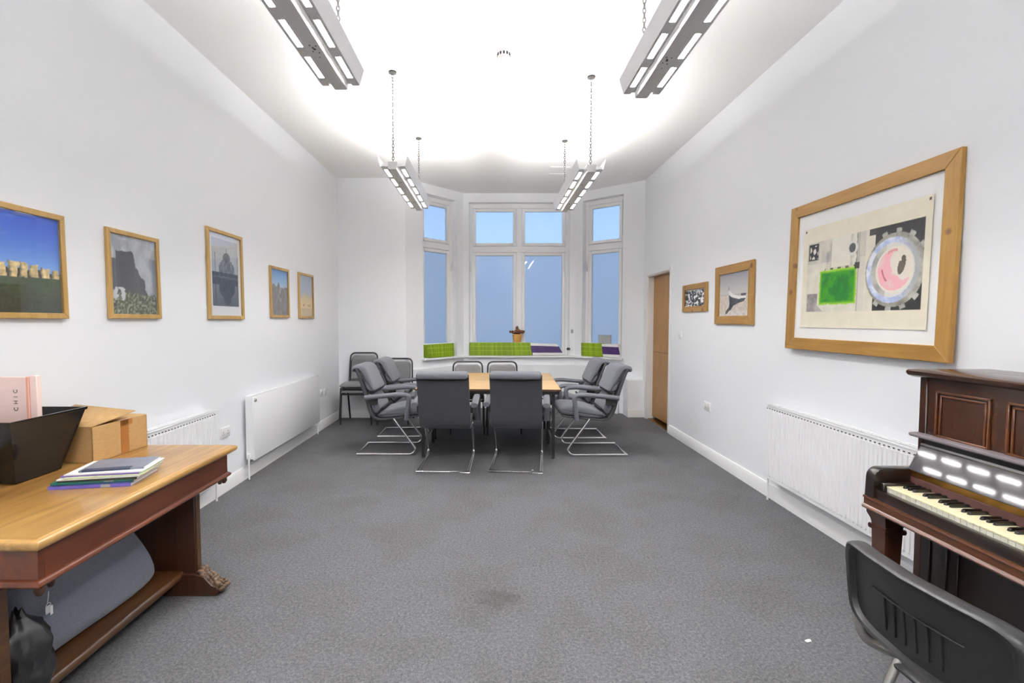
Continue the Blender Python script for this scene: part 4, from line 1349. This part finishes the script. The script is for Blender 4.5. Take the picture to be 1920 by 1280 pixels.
# keys
pw = .0235
wk = MB(); wk.box(-.0112, .0112, -.532, -.385, .716, .7225, .001, 1, 0).box(-.0108, .0108, -.530, -.385, .690, .716, 0, 1, 1)
w0 = wk.build('white_key', [M['ivory'], M['ivory_front']], t)
bk = MB().prism([(-.385, .718), (-.482, .718), (-.476, .732), (-.470, .7345), (-.385, .7345)], -.0055, .0055, 'x', 0, .0008).build('black_key', M['ebony'], t)
fw_, fbk = True, True
for i in range(52):
    x = -.611 + pw * (i + .5)
    o = w0 if fw_ else w0.copy()
    if not fw_: COL.objects.link(o); o.parent = t
    fw_ = False
    o.location = (x, 0, 0)
for i in range(51):
    # far (treble) end first: notes counted from A0 at the other end
    j = 51 - i     # white key index from the bass end, boundary between j-1 and j
    if (j - 1) % 7 in (0, 2, 3, 5, 6):
        o = bk if fbk else bk.copy()
        if not fbk: COL.objects.link(o); o.parent = t
        fbk = False
        o.location = (-.611 + pw * (i + 1), 0, 0)
# lower case
lp = MB().box(-HL + .036, HL - .036, YF + .002, YF + .025, .10, .60).build('lower_panel', PD, t)
f = MB()
for x0, x1 in ((-.60, -.50), (-.47, .47), (.50, .60)):
    for (a, b, c_, d_) in ((x0, x1, .52, .545), (x0, x1, .14, .165), (x0, x0 + .02, .14, .545), (x1 - .02, x1, .14, .545)):
        f.box(a, b, YF - .006, YF + .004, c_, d_, .002)
f.build('panel_moulding', PD, lp)
MB().box(-HL + .036, HL - .036, YF - .01, YF + .03, .0, .10, .003).build('plinth', PD, t)
for s in (-1, 1):
    xc = s * .605; yc = -.512
    lg = MB()
    def sq(h, z, cx=xc, cy=yc): return [(cx - h, cy - h, z), (cx + h, cy - h, z), (cx + h, cy + h, z), (cx - h, cy + h, z)]
    lg.loft([sq(.034, .045), sq(.030, .06), sq(.028, .10), sq(.038, .515), sq(.046, .517), sq(.048, .528), sq(.046, .538), sq(.038, .540), sq(.042, .560), sq(.052, .585), sq(.053, .602)], 0, True, True, False)
    lg.build('front_leg', PM, t)
    MB().box(xc - .045, xc + .045, -.565, YF, .0, .05, .004).build('toe_block', PD, t)
for x in (-.05, .05):
    MB().prism([(YF - .09, .05), (YF - .06, .058), (YF + .0, .06), (YF + .0, .072), (YF - .06, .072), (YF - .09, .064)], x - .018, x + .018, 'x', 0, .003).build('pedal', M['brass'], t)

# ------------------------------------------------------------------ black chair by the piano (local x forward)
t = empty('black_stacking_chair', (1.275, 1.155, 0), R(2), 'black plastic chair on chrome legs facing the piano keyboard', 'chair')
b = MB()
nu, nv = 28, 18
w, z0, z1 = .236, .605, .832
def back_pt(u, v, d):
    """u,v in -1..1; superellipse outline, curved and reclined"""
    y = u; z = v
    yy = y * w; zz = (z0 + z1) / 2 + z * (z1 - z0) / 2
    x = -.235 - .10 * (zz - z0) + .045 * (yy / w) ** 2 + d
    return (x, yy, zz)
def outline(k, n=56):
    pts = []
    for i in range(n):
        a = 2 * pi * i / n
        c_, s_ = cos(a), sin(a)
        e = .30
        pts.append((k * math.copysign(abs(c_) ** e, c_), k * math.copysign(abs(s_) ** (e * 1.1), s_)))
    return pts
rings = []
for k, d in ((.60, -.010), (.80, -.010), (.86, -.012), (.90, -.026), (.955, -.030), (.985, -.026), (1.0, -.014), (1.0, .004), (.985, .016), (.95, .020), (.80, .014), (.4, .010), (.02, .009)):
    rings.append([back_pt(u, v, d) for u, v in outline(k)])
rings.insert(0, [back_pt(u, v, -.010) for u, v in outline(.02)])
b.loft(rings, 0, True, True, True)
bo = b.build('backrest', M['blackplastic'], t)
rb = MB()
for y in (-.075, -.045, -.015, .015, .045, .075):
    rb.tube([back_pt(y / w, lerp(-.62, .12, i / 6), -.0105) for i in range(7)], .003, 6, 0, .0022)
rb.tube([back_pt(lerp(-.52, .52, i / 8), .16, -.0105) for i in range(9)], .0022, 6)
rb.build('moulded_ribs', M['blackplastic'], bo)
s = MB(); cushion(s, smooth_poly([(-.11, .445), (-.11, .470), (-.04, .462), (.10, .468), (.20, .478), (.245, .465), (.235, .445)], 2), .42, .02)
s.build('seat', M['blackplastic'], t)
for sy in (-1, 1):
    f = MB()
    f.tube(fillet([(-.216, sy * .214, .70), (-.208, sy * .214, .62), (-.198, sy * .212, .535), (-.10, sy * .205, .485), (.17, sy * .190, .432), (.25, sy * .20, .012)], .05, 7), .0125, 10)
    f.build('front_leg', M['chrome_dull'], t)
    f = MB().tube([(-.085, sy * .206, .475), (-.27, sy * .215, .012)], .0125, 10)
    rl_ = f.build('rear_leg', M['chrome_dull'], t)
    MB().lathe([(.003, 0), (.016, 0), (.016, .022), (.012, .026), (.003, .026)], 10, 0, (-.27, sy * .215, 0)).build('foot_cap', M['black'], rl_)
MB().tube([(.0, -.19, .43), (.0, .19, .43)], .010, 8).build('seat_crossbar', M['chrome_dull'], t)

# scraps on the carpet
t = empty('paper_scrap', (1.437, 2.125, .0), R(20), 'tiny white paper scrap on the carpet left of the piano', 'scrap')
MB().prism([(-.014, -.006), (.008, -.008), (.016, .004), (.006, .008), (-.015, .007)], .0005, .0045, 'z').build('paper', M['paper'], t)
t = empty('white_speck', (.405, 4.62, .0), 0, 'tiny white crumb on the carpet behind the right front armchair', 'scrap')
MB().prism([(-.009, -.004), (.007, -.005), (.009, .003), (-.006, .005)], .0005, .003, 'z').build('crumb', M['paper'], t)

# ------------------------------------------------------------------ world (dusk sky) and camera
wd = bpy.data.worlds.new('dusk_sky'); sc.world = wd; wd.use_nodes = True
nt = wd.node_tree
bg = nt.nodes['Background']
tc = nt.nodes.new('ShaderNodeTexCoord'); sx = nt.nodes.new('ShaderNodeSeparateXYZ')
nt.links.new(tc.outputs['Generated'], sx.inputs[0])
cr = nt.nodes.new('ShaderNodeValToRGB')
mr = nt.nodes.new('ShaderNodeMapRange'); mr.inputs['From Min'].default_value = -.4; mr.inputs['From Max'].default_value = .5
nt.links.new(sx.outputs['Z'], mr.inputs['Value'])
e = cr.color_ramp.elements
e[0].position = 0.0; e[0].color = (.22, .26, .29, 1)
e[1].position = 1.0; e[1].color = (.36, .58, 1.05, 1)
for p, c in ((.38, (.28, .35, .42, 1)), (.47, (.40, .54, .74, 1)), (.58, (.44, .64, .98, 1)), (.72, (.37, .58, 1.0, 1))):
    el = e.new(p); el.color = c
nt.links.new(mr.outputs[0], cr.inputs['Fac'])
nt.links.new(cr.outputs['Color'], bg.inputs['Color'])
bg.inputs['Strength'].default_value = 1.22

cam = bpy.data.cameras.new('camera'); co = bpy.data.objects.new('camera', cam); COL.objects.link(co)
co.location = (0, 0, 1.45)
co.rotation_euler = (pi / 2 - math.atan(40 / 907.0), 0, 0)
cam.sensor_fit = 'HORIZONTAL'; cam.sensor_width = 36.0
cam.lens = 907.0 / 1920 * 36.0
cam.shift_x = 40.0 / 1920
cam.clip_start = .05; cam.clip_end = 200
sc.camera = co

vs = sc.view_settings
sc.display_settings.display_device = 'sRGB'
vs.view_transform = 'Standard'; vs.look = 'None'; vs.gamma = 1.0; vs.use_curve_mapping = False
vs.exposure = 0.52
sc.cycles.max_bounces = 12; sc.cycles.diffuse_bounces = 8; sc.cycles.glossy_bounces = 4
sc.cycles.transparent_max_bounces = 12
sc.cycles.sample_clamp_indirect = 8.0
sc.cycles.caustics_reflective = False; sc.cycles.caustics_refractive = False
